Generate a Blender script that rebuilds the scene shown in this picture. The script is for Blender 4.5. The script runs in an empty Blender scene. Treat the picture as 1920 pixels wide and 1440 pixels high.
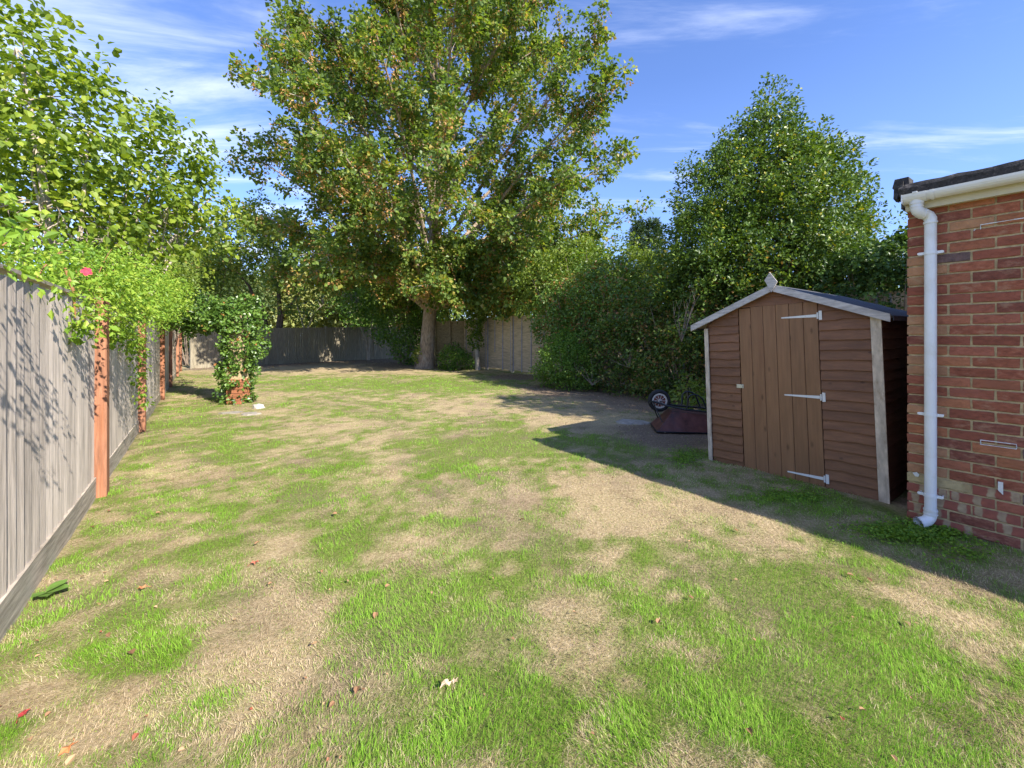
import bpy, math, random
import numpy as np
from mathutils import Vector, Matrix

# ------------------------------------------------------------------ camera, sky, sun
S = bpy.context.scene
C = S.collection
H = 1.42                      # eye height
F = 780.0                     # focal length in px of the 1920 px wide photograph
HY = 630.0                    # row of the horizon
cd = bpy.data.cameras.new('camera'); cam = bpy.data.objects.new('camera', cd); C.objects.link(cam)
cam.location = (0, 0, H); cam.rotation_euler = (math.radians(90), 0, 0)
cd.sensor_width = 36; cd.lens = 36*F/1920; cd.shift_y = -90/1920; cd.clip_start = .05; cd.clip_end = 2000
S.camera = cam
SUN = Vector((2.67, -2.49, 2.60)).normalized()
sun_el = math.asin(SUN.z); sun_az = math.atan2(SUN.x, SUN.y)
sl = bpy.data.lights.new('sun', 'SUN'); sl.energy = 4.3; sl.angle = math.radians(.53); sl.color = (1, .93, .82)
so = bpy.data.objects.new('sun', sl); C.objects.link(so); so.rotation_euler = (-SUN).to_track_quat('-Z', 'Y').to_euler()
so.location = SUN*50
S.view_settings.view_transform = 'Standard'; S.view_settings.look = 'None'
S.view_settings.exposure = 1.32; S.view_settings.gamma = 1
S.render.engine = 'CYCLES'
S.cycles.use_denoising = True
S.cycles.max_bounces = 7; S.cycles.diffuse_bounces = 5; S.cycles.transmission_bounces = 4; S.cycles.transparent_max_bounces = 4

W = bpy.data.worlds.new('World'); S.world = W; W.use_nodes = True
nt = W.node_tree; nt.nodes.clear()
def N(t, typ, **kw):
    n = t.nodes.new(typ)
    for k, v in kw.items():
        if k[0] == '_': n.inputs[k[1:]].default_value = v
        else: setattr(n, k, v)
    return n
def world():
    L = nt.links.new
    sky = N(nt, 'ShaderNodeTexSky', sky_type='NISHITA', sun_disc=False, sun_elevation=sun_el, sun_rotation=sun_az, altitude=50, air_density=1.0, dust_density=.25, ozone_density=3.0)
    tc = N(nt, 'ShaderNodeTexCoord'); sp = N(nt, 'ShaderNodeSeparateXYZ'); L(tc.outputs['Generated'], sp.inputs[0])
    mz = N(nt, 'ShaderNodeMath', operation='MAXIMUM'); mz.inputs[1].default_value = .06; L(sp.outputs['Z'], mz.inputs[0])
    dx = N(nt, 'ShaderNodeMath', operation='DIVIDE'); L(sp.outputs['X'], dx.inputs[0]); L(mz.outputs[0], dx.inputs[1])
    dy = N(nt, 'ShaderNodeMath', operation='DIVIDE'); L(sp.outputs['Y'], dy.inputs[0]); L(mz.outputs[0], dy.inputs[1])
    cb = N(nt, 'ShaderNodeCombineXYZ'); L(dx.outputs[0], cb.inputs[0]); L(dy.outputs[0], cb.inputs[1])
    mp = N(nt, 'ShaderNodeMapping'); mp.inputs['Rotation'].default_value = (0, 0, math.radians(-22)); mp.inputs['Scale'].default_value = (.5, 2.0, 1); L(cb.outputs[0], mp.inputs[0])
    n1 = N(nt, 'ShaderNodeTexNoise', _Scale=1.3, _Detail=9.0, _Roughness=.62, _Distortion=.5); L(mp.outputs[0], n1.inputs['Vector'])
    n2 = N(nt, 'ShaderNodeTexNoise', _Scale=.42, _Detail=2.0); L(cb.outputs[0], n2.inputs['Vector'])
    # the thicker cirrus lies to the left (west) of the garden
    ml = N(nt, 'ShaderNodeMapRange', interpolation_type='SMOOTHSTEP'); ml.inputs[1].default_value = -.05; ml.inputs[2].default_value = -.62; ml.inputs[3].default_value = -.06; ml.inputs[4].default_value = .13; L(sp.outputs['X'], ml.inputs[0])
    a = N(nt, 'ShaderNodeMath', operation='MULTIPLY_ADD'); L(n2.outputs['Fac'], a.inputs[0]); a.inputs[1].default_value = .55; L(ml.outputs[0], a.inputs[2])
    b = N(nt, 'ShaderNodeMath', operation='ADD'); L(a.outputs[0], b.inputs[0]); L(n1.outputs['Fac'], b.inputs[1])
    mr = N(nt, 'ShaderNodeMapRange', interpolation_type='SMOOTHSTEP'); mr.inputs[1].default_value = .74; mr.inputs[2].default_value = 1.12; mr.inputs[3].default_value = 0; mr.inputs[4].default_value = .75; L(b.outputs[0], mr.inputs[0])
    hz = N(nt, 'ShaderNodeMapRange'); hz.inputs[1].default_value = 0; hz.inputs[2].default_value = .5; hz.inputs[3].default_value = .35; hz.inputs[4].default_value = .06; L(sp.outputs['Z'], hz.inputs[0])
    mx0 = N(nt, 'ShaderNodeMix', data_type='RGBA'); tn = N(nt, 'ShaderNodeMix', data_type='RGBA', blend_type='MULTIPLY'); tn.inputs[0].default_value = 1; L(sky.outputs[0], tn.inputs[6]); tn.inputs[7].default_value = (.49, .56, .79, 1); L(hz.outputs[0], mx0.inputs[0]); L(tn.outputs[2], mx0.inputs[6]); mx0.inputs[7].default_value = (1.6, 2.45, 4.3, 1)
    mx = N(nt, 'ShaderNodeMix', data_type='RGBA'); L(mr.outputs[0], mx.inputs[0]); L(mx0.outputs[2], mx.inputs[6]); mx.inputs[7].default_value = (3.6, 3.9, 4.7, 1)
    bg = N(nt, 'ShaderNodeBackground', _Strength=.15); L(mx.outputs[2], bg.inputs[0])
    out = N(nt, 'ShaderNodeOutputWorld'); L(bg.outputs[0], out.inputs[0])
world()

# ------------------------------------------------------------------ helpers
rnd = random.Random(7)
R = np.random.default_rng(11)
A2 = np.array((-.5835, .812)); B2 = np.array((.812, .5835))     # along the garden / across it
A3 = Vector((A2[0], A2[1], 0)); B3 = Vector((B2[0], B2[1], 0))
ROT = math.atan2(-A2[1], -A2[0])                                 # local x = towards the house, local y = across

def P(px, py, d):
    "world point seen at photo pixel px,py at depth d"
    return np.array(((px-960)/F*d, d, H+(HY-py)/F*d))
def G(px, py):
    d = F*H/(py-HY)
    return np.array(((px-960)/F*d, d, 0.0))

def tag(o, label=None, cat=None, group=None, kind=None):
    if label: o['label'] = label
    if cat: o['category'] = cat
    if group: o['group'] = group
    if kind: o['kind'] = kind
    return o
def empty(name, loc=(0, 0, 0), rz=0):
    o = bpy.data.objects.new(name, None); o.location = loc; o.rotation_euler = (0, 0, rz); o.empty_display_size = .1
    C.objects.link(o); return o
def link(name, me, parent=None, loc=None, rot=None, scale=None):
    o = bpy.data.objects.new(name, me); C.objects.link(o)
    if parent: o.parent = parent
    if loc is not None: o.location = loc
    if rot is not None: o.rotation_euler = rot
    if scale is not None: o.scale = scale
    return o

class MB:
    def __init__(s): s.v = []; s.f = []; s.m = []; s.sm = []
    def add(s, v, f, mi=0, smooth=False):
        k = len(s.v); s.v += [tuple(p) for p in v]; s.f += [tuple(i+k for i in q) for q in f]; s.m += [mi]*len(f); s.sm += [smooth]*len(f)
    def box(s, lo, hi, mi=0, M=None, jit=0):
        x0, y0, z0 = lo; x1, y1, z1 = hi
        v = [Vector(p) for p in ((x0,y0,z0),(x1,y0,z0),(x1,y1,z0),(x0,y1,z0),(x0,y0,z1),(x1,y0,z1),(x1,y1,z1),(x0,y1,z1))]
        if jit: v = [p+Vector([rnd.uniform(-jit, jit) for _ in range(3)]) for p in v]
        if M: v = [M@p for p in v]
        s.add(v, ((0,3,2,1),(4,5,6,7),(0,1,5,4),(1,2,6,5),(2,3,7,6),(3,0,4,7)), mi)
    def tube(s, pts, rad, n=8, mi=0, cap=True):
        pts = [Vector(p) for p in pts]
        if not hasattr(rad, '__len__'): rad = [rad]*len(pts)
        rings = []; u = None
        for i, p in enumerate(pts):
            d = (pts[min(i+1, len(pts)-1)]-pts[max(i-1, 0)])
            d = d.normalized() if d.length > 1e-9 else Vector((0, 0, 1))
            if u is None: u = d.orthogonal().normalized()
            else:
                u = (u-d*u.dot(d)); u = u.normalized() if u.length > 1e-6 else d.orthogonal().normalized()
            w = d.cross(u)
            rings.append([p+(u*math.cos(2*math.pi*k/n)+w*math.sin(2*math.pi*k/n))*rad[i] for k in range(n)])
        v = [q for r in rings for q in r]; f = []
        for i in range(len(pts)-1):
            for k in range(n):
                a = i*n+k; b = i*n+(k+1) % n; f.append((a, b, b+n, a+n))
        s.add(v, f, mi, True)
        if cap:
            s.add(rings[0], [tuple(range(n))[::-1]], mi); s.add(rings[-1], [tuple(range(n))], mi)
    def prism(s, poly, y0, y1, mi=0, M=None):
        "polygon in local xz extruded along y"
        n = len(poly); v = [Vector((p[0], y0, p[1])) for p in poly]+[Vector((p[0], y1, p[1])) for p in poly]
        if M: v = [M@p for p in v]
        s.add(v, [tuple(range(n)), tuple(range(2*n-1, n-1, -1))]+[(i, i+n, (i+1) % n+n, (i+1) % n) for i in range(n)], mi)
    def mesh(s, name, mats):
        me = bpy.data.meshes.new(name); me.from_pydata(s.v, [], s.f)
        for m in (mats if isinstance(mats, (list, tuple)) else [mats]): me.materials.append(m)
        me.polygons.foreach_set('material_index', s.m); me.polygons.foreach_set('use_smooth', s.sm); me.update(); return me
    def build(s, name, mats, parent=None, **kw): return link(name, s.mesh(name, mats), parent, **kw)

def np_mesh(name, V, T, mat, tint=None, smooth=False, attrs=None):
    "triangle mesh from arrays; tint is one float per face"
    me = bpy.data.meshes.new(name); k = T.shape[1]
    me.vertices.add(len(V)); me.vertices.foreach_set('co', V.astype(np.float32).ravel())
    me.loops.add(T.size); me.loops.foreach_set('vertex_index', T.astype(np.int32).ravel())
    me.polygons.add(len(T)); me.polygons.foreach_set('loop_start', np.arange(0, T.size, k, dtype=np.int32))
    me.polygons.foreach_set('use_smooth', np.full(len(T), smooth))
    if tint is not None:
        at = me.attributes.new('tint', 'FLOAT', 'FACE'); at.data.foreach_set('value', tint.astype(np.float32))
    for nm, arr in (attrs or {}).items():
        at = me.attributes.new(nm, 'FLOAT', 'POINT'); at.data.foreach_set('value', arr.astype(np.float32))
    me.materials.append(mat); me.update(calc_edges=True); return me

# value noise in numpy
_lat = {}
def vnoise(x, y, seed):
    if seed not in _lat: _lat[seed] = np.random.default_rng(seed).random((256, 256))
    g = _lat[seed]; xi = np.floor(x).astype(int); yi = np.floor(y).astype(int); fx = x-xi; fy = y-yi
    fx = fx*fx*(3-2*fx); fy = fy*fy*(3-2*fy); a = lambda i, j: g[(xi+i) % 256, (yi+j) % 256]
    return (a(0,0)*(1-fx)+a(1,0)*fx)*(1-fy)+(a(0,1)*(1-fx)+a(1,1)*fx)*fy
def fbm(x, y, s, seed, o=4):
    r = 0; w = 0; a = 1
    for i in range(o):
        r = r+a*vnoise(x*s+17.3*i, y*s-9.1*i, seed+i); w += a; a *= .55; s *= 2.1
    return r/w

# ------------------------------------------------------------------ materials
def mat(name):
    m = bpy.data.materials.new(name); m.use_nodes = True; t = m.node_tree; t.nodes.clear(); return m, t
def ramp(t, stops, interp='LINEAR'):
    r = t.nodes.new('ShaderNodeValToRGB'); e = r.color_ramp.elements; r.color_ramp.interpolation = interp
    e[0].position = stops[0][0]; e[0].color = (*stops[0][1], 1); e[1].position = stops[1][0]; e[1].color = (*stops[1][1], 1)
    for p, c in stops[2:]:
        q = e.new(p); q.color = (*c, 1)
    return r
def leaf_mat(name, stops, transl=.3, rough=.45, spec=.4):
    m, t = mat(name); L = t.links.new
    at = N(t, 'ShaderNodeAttribute', attribute_name='tint'); r = ramp(t, stops); L(at.outputs['Fac'], r.inputs[0])
    b = N(t, 'ShaderNodeBsdfPrincipled', _Roughness=rough); b.inputs['Specular IOR Level'].default_value = spec
    L(r.outputs[0], b.inputs['Base Color'])
    tr = N(t, 'ShaderNodeBsdfTranslucent'); hs = N(t, 'ShaderNodeMix', data_type='RGBA', blend_type='MULTIPLY', _Factor=1.0); 
    L(r.outputs[0], hs.inputs[6]); hs.inputs[7].default_value = (1.5, 1.5, .5, 1); L(hs.outputs[2], tr.inputs[0])
    mx = N(t, 'ShaderNodeMixShader'); mx.inputs[0].default_value = transl; L(b.outputs[0], mx.inputs[1]); L(tr.outputs[0], mx.inputs[2])
    o = N(t, 'ShaderNodeOutputMaterial'); L(mx.outputs[0], o.inputs[0]); return m
def solid(name, col, rough=.5, var=.15, scale=8, bump=0, bscale=60, stretch=(1, 1, 1), metal=0, spec=.4, objrand=.0, spots=None, spotamt=.6, spotscale=3, knots=None):
    m, t = mat(name); L = t.links.new
    tc = N(t, 'ShaderNodeTexCoord'); oi = N(t, 'ShaderNodeObjectInfo')
    av = N(t, 'ShaderNodeVectorMath', operation='MULTIPLY_ADD'); L(oi.outputs['Random'], av.inputs[0]); av.inputs[1].default_value = (37, 53, 71); L(tc.outputs['Object'], av.inputs[2])
    mp = N(t, 'ShaderNodeMapping'); mp.inputs['Scale'].default_value = stretch; L(av.outputs[0], mp.inputs[0])
    n = N(t, 'ShaderNodeTexNoise', _Scale=scale, _Detail=6.0, _Roughness=.65); L(mp.outputs[0], n.inputs['Vector'])
    c = np.array(col); lo = tuple(c*(1-var*2)); hi = tuple(np.minimum(c*(1+var*2), .95)); r = ramp(t, [(.25, lo), (.75, hi)]); L(n.outputs['Fac'], r.inputs[0])
    cur = r.outputs[0]
    if spots is not None:
        n3 = N(t, 'ShaderNodeTexNoise', _Scale=spotscale, _Detail=8.0, _Roughness=.7); L(mp.outputs[0], n3.inputs['Vector'])
        q = N(t, 'ShaderNodeMapRange'); q.inputs[1].default_value = .52; q.inputs[2].default_value = .66; q.inputs[4].default_value = spotamt; L(n3.outputs['Fac'], q.inputs[0])
        mx = N(t, 'ShaderNodeMix', data_type='RGBA'); L(q.outputs[0], mx.inputs[0]); L(cur, mx.inputs[6]); mx.inputs[7].default_value = (*spots, 1); cur = mx.outputs[2]
    if knots:
        mk = N(t, 'ShaderNodeMapping'); mk.inputs['Scale'].default_value = knots; L(av.outputs[0], mk.inputs[0])
        vo = N(t, 'ShaderNodeTexVoronoi', _Scale=1.0, _Randomness=1.0); L(mk.outputs[0], vo.inputs['Vector'])
        q = N(t, 'ShaderNodeMapRange'); q.inputs[1].default_value = .05; q.inputs[2].default_value = .14; q.inputs[3].default_value = .55; q.inputs[4].default_value = 1; L(vo.outputs['Distance'], q.inputs[0])
        mx = N(t, 'ShaderNodeVectorMath', operation='SCALE'); L(cur, mx.inputs[0]); L(q.outputs[0], mx.inputs['Scale']); cur = mx.outputs[0]
    if objrand:
        q = N(t, 'ShaderNodeMapRange'); q.inputs[3].default_value = 1-objrand; q.inputs[4].default_value = 1+objrand; L(oi.outputs['Random'], q.inputs[0])
        mx = N(t, 'ShaderNodeVectorMath', operation='SCALE'); L(cur, mx.inputs[0]); L(q.outputs[0], mx.inputs['Scale']); cur = mx.outputs[0]
    b = N(t, 'ShaderNodeBsdfPrincipled', _Roughness=rough, _Metallic=metal); b.inputs['Specular IOR Level'].default_value = spec
    L(cur, b.inputs['Base Color'])
    if bump:
        n2 = N(t, 'ShaderNodeTexNoise', _Scale=bscale, _Detail=4.0); L(mp.outputs[0], n2.inputs['Vector'])
        bp = N(t, 'ShaderNodeBump', _Strength=bump, _Distance=.004); L(n2.outputs['Fac'], bp.inputs['Height']); L(bp.outputs[0], b.inputs['Normal'])
    o = N(t, 'ShaderNodeOutputMaterial'); L(b.outputs[0], o.inputs[0]); return m

M = {}
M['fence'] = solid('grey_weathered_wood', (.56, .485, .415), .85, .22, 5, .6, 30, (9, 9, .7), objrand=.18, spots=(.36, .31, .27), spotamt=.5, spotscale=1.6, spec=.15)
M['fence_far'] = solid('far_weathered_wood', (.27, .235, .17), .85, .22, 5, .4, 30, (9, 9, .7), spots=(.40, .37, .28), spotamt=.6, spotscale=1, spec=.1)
M['kick'] = solid('gravel_board_wood', (.46, .40, .33), .9, .25, 6, .6, 30, (.7, .7, 8), spots=(.2, .17, .13), spotamt=.6, spotscale=2, spec=.1)
M['postorange'] = solid('orange_stained_wood', (.31, .145, .085), .85, .28, 4, .8, 30, (8, 8, .6), spots=(.36, .13, .055), spotamt=.5, spotscale=1.2, spec=.2)
M['lap'] = solid('pale_lap_panel', (.56, .42, .27), .85, .2, 5, .4, 30, (.8, .8, 9), spots=(.26, .2, .15), spotamt=.6, spotscale=1.5, spec=.1)
M['batten'] = solid('grey_batten', (.36, .33, .36), .7, .15, 8)
M['brownpanel'] = solid('brown_panel', (.33, .25, .13), .85, .25, 5, .4, 30, (1, 1, 6), spots=(.16, .12, .07), spotamt=.6, spotscale=2)
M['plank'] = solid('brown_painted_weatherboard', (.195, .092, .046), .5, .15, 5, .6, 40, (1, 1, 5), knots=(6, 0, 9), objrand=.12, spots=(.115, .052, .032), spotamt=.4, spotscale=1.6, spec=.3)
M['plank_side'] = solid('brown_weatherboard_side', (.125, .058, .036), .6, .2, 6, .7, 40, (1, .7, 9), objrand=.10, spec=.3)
M['door'] = solid('tan_painted_door', (.245, .128, .064), .5, .10, 4, .5, 40, (9, 1, .6), knots=(9, 0, 3.5), objrand=.07, spots=(.17, .07, .035), spotamt=.45, spotscale=1.6, spec=.3)
M['pale'] = solid('worn_pale_timber', (.55, .46, .36), .7, .2, 7, .5, 40, (3, 3, 1), spots=(.28, .2, .12), spotamt=.65, spotscale=5)
M['barge'] = solid('grey_peeling_bargeboard', (.46, .43, .41), .75, .2, 8, .5, 40, (1, 2, 5), spots=(.2, .18, .17), spotamt=.6, spotscale=6)
M['felt'] = solid('roofing_felt', (.075, .08, .095), .85, .2, 30, .6, 120, spots=(.16, .16, .17), spotamt=.4)
M['darkfelt'] = solid('mineral_felt_edge', (.032, .03, .03), .9, .4, 40, 1, 150, spots=(.2, .17, .15), spotamt=.75, spotscale=14)
M['white'] = solid('white_plastic', (.74, .75, .76), .3, .03, 3, spots=(.52, .48, .36), spotamt=.35, spotscale=4, spec=.5)
M['cream'] = solid('cream_fascia', (.60, .55, .40), .5, .06, 3, spots=(.42, .38, .25), spotamt=.35, spotscale=3)
M['whitemetal'] = solid('white_painted_metal', (.7, .7, .68), .45, .05, 10, spots=(.4, .3, .2), spotamt=.3, spotscale=20)
M['latch'] = solid('cream_latch', (.62, .58, .42), .5, .08, 30, spots=(.3, .15, .06), spotamt=.5, spotscale=40)
M['mortar'] = solid('sandy_mortar', (.47, .365, .205), .95, .2, 25, 1, 150)
M['mortargrey'] = solid('grey_mortar', (.28, .26, .22), .95, .2, 25, 1, 150)
brickcols = [(.30,.105,.062), (.33,.125,.072), (.26,.088,.056), (.22,.080,.056), (.36,.145,.075), (.31,.11,.070), (.27,.092,.056)]
for i, c in enumerate(brickcols):
    M['brick%d' % i] = solid('red_brick', c, .9, .2, 22, 1.0, 70, (1, 1, 2.0), objrand=.12, spots=((.38, .25, .16) if i % 3 == 0 else (c[0]*.6, c[1]*.66, c[2]*.8)), spotamt=.5, spotscale=11, spec=.15)
M['brickdark'] = solid('burnt_brick', (.14, .085, .078), .7, .3, 20, .9, 90, spots=(.2, .15, .15), spotamt=.6, spotscale=12)
M['brickcream'] = solid('cream_brick', (.46, .36, .19), .9, .15, 18, .9, 90, objrand=.1, spots=(.3, .2, .1), spotamt=.5, spotscale=8)
M['brickbuff'] = solid('orange_buff_brick', (.36, .185, .10), .9, .15, 14, .9, 90, objrand=.12, spots=(.45, .33, .2), spotamt=.5, spotscale=9)
def banded():
    m, t = mat('banded_red_and_cream_brick'); L = t.links.new
    tc = N(t, 'ShaderNodeTexCoord'); oi = N(t, 'ShaderNodeObjectInfo'); sp = N(t, 'ShaderNodeSeparateXYZ'); L(tc.outputs['Object'], sp.inputs[0])
    n = N(t, 'ShaderNodeTexNoise', _Scale=20.0, _Detail=5.0); L(tc.outputs['Object'], n.inputs['Vector'])
    a = N(t, 'ShaderNodeMath', operation='MULTIPLY_ADD'); L(oi.outputs['Random'], a.inputs[0]); a.inputs[1].default_value = 9; L(sp.outputs[0], a.inputs[2])
    a2 = N(t, 'ShaderNodeMath', operation='MULTIPLY_ADD'); L(n.outputs['Fac'], a2.inputs[0]); a2.inputs[1].default_value = .035; L(a.outputs[0], a2.inputs[2])
    w = N(t, 'ShaderNodeMath', operation='MULTIPLY'); L(a2.outputs[0], w.inputs[0]); w.inputs[1].default_value = 58
    s = N(t, 'ShaderNodeMath', operation='SINE'); L(w.outputs[0], s.inputs[0])
    q = N(t, 'ShaderNodeMapRange'); q.inputs[1].default_value = .25; q.inputs[2].default_value = .65; L(s.outputs[0], q.inputs[0])
    r1 = ramp(t, [(.3, (.22, .07, .05)), (.7, (.32, .10, .065))]); r2 = ramp(t, [(.3, (.27, .17, .11)), (.7, (.43, .33, .2))]); L(n.outputs['Fac'], r1.inputs[0]); L(n.outputs['Fac'], r2.inputs[0])
    mx = N(t, 'ShaderNodeMix', data_type='RGBA'); L(q.outputs[0], mx.inputs[0]); L(r1.outputs[0], mx.inputs[6]); L(r2.outputs[0], mx.inputs[7])
    b = N(t, 'ShaderNodeBsdfPrincipled', _Roughness=.9); L(mx.outputs[2], b.inputs['Base Color'])
    bp = N(t, 'ShaderNodeBump', _Strength=.8, _Distance=.004); L(n.outputs['Fac'], bp.inputs['Height']); L(bp.outputs[0], b.inputs['Normal'])
    o = N(t, 'ShaderNodeOutputMaterial'); L(b.outputs[0], o.inputs[0]); return m
M['brickband'] = banded()
M['bark'] = solid('grey_brown_bark', (.31, .235, .17), .95, .3, 6, 1.0, 25, (3, 3, 1), spots=(.42, .40, .34), spotamt=.6, spotscale=2.5, spec=.1)
M['barkdark'] = solid('dark_bark', (.10, .075, .055), .95, .3, 6, 1.0, 25, (3, 3, 1), spec=.1)
M['palewood'] = solid('pale_bark', (.40, .34, .27), .95, .2, 6, .6, 25, (3, 3, 1), spots=(.2, .16, .12), spotamt=.5)
M['deadwood'] = solid('dead_wood', (.27, .21, .16), .95, .3, 6, 0)
M['twig'] = solid('dry_twigs', (.26, .2, .15), .95, .3, 6, 0)
M['stem'] = solid('reddish_vine_stem', (.30, .15, .06), .7, .2, 10, 0)
M['rubber'] = solid('black_rubber', (.02, .02, .022), .75, .2, 20)
M['blackpaint'] = solid('black_tube', (.018, .02, .024), .35, .2, 20, spec=.5)
M['maroon'] = solid('maroon_rusty_tray', (.13, .052, .045), .5, .3, 7, .3, 60, spots=(.06, .05, .06), spotamt=.7, spotscale=3)
M['rim'] = solid('white_wheel_rim', (.62, .57, .52), .45, .1, 30)
M['rimred'] = solid('rusty_red_wheel_centre', (.22, .07, .05), .6, .2, 30)
M['stone'] = solid('pale_concrete', (.30, .265, .22), .95, .2, 12, .8, 60, spots=(.25, .24, .2), spotamt=.5, spotscale=8)
M['whitestone'] = solid('white_stone', (.46, .43, .38), .9, .15, 12, .8, 60)
M['whitemark'] = solid('white_sealant_mark', (.72, .72, .74), .6, .08, 80)

LM = {}
LM['maple'] = leaf_mat('maple_leaves', [(0, (.065, .11, .028)), (.4, (.125, .20, .042)), (.7, (.21, .28, .05)), (.85, (.33, .33, .07)), (1, (.45, .32, .10))], .42)
LM['seed'] = leaf_mat('maple_seed_clusters', [(0, (.26, .16, .05)), (.5, (.46, .24, .085)), (1, (.58, .36, .18))], .25, .7, .2)
LM['hazel'] = leaf_mat('hazel_leaves', [(0, (.07, .13, .015)), (.5, (.19, .27, .028)), (.85, (.30, .38, .045)), (1, (.40, .42, .08))], .42, .5)
LM['vine'] = leaf_mat('vine_leaves', [(0, (.08, .17, .015)), (.5, (.20, .34, .03)), (1, (.36, .45, .06))], .35, .5)
LM['ivy'] = leaf_mat('ivy_leaves', [(0, (.04, .09, .014)), (.5, (.10, .19, .028)), (.97, (.19, .29, .05)), (1, (.36, .16, .05))], .2, .38, .5)
LM['ivydark'] = leaf_mat('dark_ivy_leaves', [(0, (.032, .07, .018)), (.6, (.075, .14, .03)), (1, (.16, .25, .045))], .25, .4, .4)
LM['holly'] = leaf_mat('holly_leaves', [(0, (.04, .08, .016)), (.5, (.10, .175, .026)), (.85, (.19, .28, .035)), (1, (.48, .40, .03))], .22, .42, .4)
LM['bush'] = leaf_mat('bush_leaves', [(0, (.05, .11, .02)), (.5, (.12, .23, .035)), (1, (.24, .36, .055))], .38)
LM['bramble'] = leaf_mat('bramble_leaves', [(0, (.045, .085, .022)), (.6, (.11, .18, .038)), (.9, (.24, .32, .055)), (1, (.38, .22, .09))], .36)
LM['light'] = leaf_mat('light_leaves', [(0, (.08, .14, .02)), (.5, (.16, .23, .035)), (1, (.28, .33, .06))], .35)
LM['far'] = leaf_mat('far_leaves', [(0, (.05, .09, .03)), (.5, (.10, .15, .045)), (1, (.18, .22, .06))], .3)
LM['field'] = leaf_mat('pale_hedge_leaves', [(0, (.18, .21, .06)), (.5, (.27, .30, .09)), (1, (.36, .37, .13))], .3)
LM['conifer'] = leaf_mat('conifer_needles', [(0, (.02, .05, .02)), (.6, (.05, .09, .028)), (1, (.10, .14, .04))], .15)
LM['copper'] = leaf_mat('copper_leaves', [(0, (.10, .05, .05)), (.6, (.2, .10, .09)), (1, (.32, .2, .17))], .3)
LM['drylitter'] = leaf_mat('dry_brown_litter', [(0, (.10, .07, .045)), (.5, (.27, .19, .13)), (.85, (.42, .33, .23)), (1, (.10, .16, .03))], .1, .8, .2)
LM['litter'] = leaf_mat('fallen_leaf_litter', [(0, (.20, .11, .06)), (.5, (.36, .20, .11)), (.9, (.46, .31, .18)), (1, (.33, .08, .05))], .15, .7, .2)

# ------------------------------------------------------------------ ground
def pxy(x, y):
    d = np.maximum(y, .3); return 960+F*x/d, HY+F*H/d
BLOBS = [(720,1140,110,90,.9),(880,1180,210,75,.8),(850,1340,120,90,.8),(1000,1350,260,80,.7),(1420,1120,150,70,1),(1560,1200,200,90,1.1),(1650,1330,240,130,1.1),(1330,1340,200,90,.9),
 (870,870,110,38,1),(920,830,130,25,.6),(640,1010,60,36,.9),(560,930,70,26,.8),(960,798,70,16,.9),(700,780,60,18,.6),(830,722,150,12,1),(1060,700,60,8,.5),(1720,1000,130,26,1.2),(1800,1060,80,30,.5),(1285,858,40,18,1),
 (250,1230,150,60,.35),(250,1150,80,50,.4),(450,830,120,60,.35),(580,718,110,10,.9),(340,790,70,22,.6),(1130,1090,90,30,.6),(1090,830,60,14,.8),(1180,838,70,16,.5),(600,1340,90,90,.3),(1480,935,80,14,.6),(1550,955,60,12,.5),
 (1250,930,170,42,-1.0),(1080,930,90,30,-.5),(1070,1200,55,55,-.8),(340,1330,260,90,-.3),(545,1130,55,70,-.6),(600,815,120,18,-.4),(1250,985,200,25,-.6),(1760,1180,90,60,-.7),(60,1290,130,70,-.8),(520,1290,70,70,-.5),
 (740,1055,90,25,-.5),(1080,785,120,20,-.8),(900,760,120,14,-.5),(1500,1020,120,26,-.6),(880,1230,60,25,-.7),(480,1020,60,25,-.4),(1100,730,100,20,-1.2),(1230,790,90,30,-1.0),(620,690,250,9,-1.0),(1850,1240,60,70,-.6),(1700,1095,120,18,-.5)]
def green_map(x, y):
    px, py = pxy(x, y)
    g = .55+.55*(fbm(x, y, .9, 3, 5)-.5)+1.1*(fbm(x, y, 3.2, 23, 4)-.5)+1.1*(fbm(x, y, 10, 43, 3)-.5)
    for cx, cy, rx, ry, s in BLOBS:
        g = g+.50*s*np.exp(-((px-cx)/rx)**2-((py-cy)/ry)**2)*(y > .5)
    return np.clip(g, 0, 1)
HEDGE_LINE = (np.array((1.15, 10.9)), np.array((3.3, 8.6)))
def soil_map(x, y):
    # bare litter under the hedge, by the wheelbarrow and along the back fence
    s = 0*x
    for (cx, cy, r) in ((1.6, 11.2, 1.5), (2.6, 10.0, 1.3), (3.4, 8.6, 1.5), (2.3, 6.0, .8), (3.6, 7.0, 1.2), (-12, 21, 2.3), (-10, 24, 3), (-7, 24.5, 4.2), (-3.4, 21.5, 3.2), (-13, 19.2, 1.6), (-5, 21, 2.5), (5.5, 9, 3.5), (0.3, 14.5, 1.1)):
        s = np.maximum(s, 1.25-np.hypot(x-cx, y-cy)/r*1.0)
    s = s+.8*(fbm(x, y, 1.7, 61, 4)-.5)
    return np.clip(s*1.8, 0, 1)
def gz(x, y):
    return .03*(fbm(x, y, .5, 81, 3)-.5)+.034*(fbm(x, y, 3.4, 91, 3)-.5)
def axis(lo, hi, step, far):
    core = np.arange(lo, hi+step, step); out = [core]; s = step; v = hi+step; up = []
    while v < far: s *= 1.25; v += s; up.append(v)
    s = step; v = lo; dn = []
    while v > -far: s *= 1.25; v -= s; dn.append(v)
    return np.concatenate([np.array(dn[::-1]), core, np.array(up)])
xs = axis(-15, 8, .07, 900); ys = axis(.6, 27, .07, 900)
X, Y = np.meshgrid(xs, ys); X = X.ravel(); Y = Y.ravel(); nx = len(xs)
gr = green_map(X, Y); sm = soil_map(X, Y)
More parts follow.
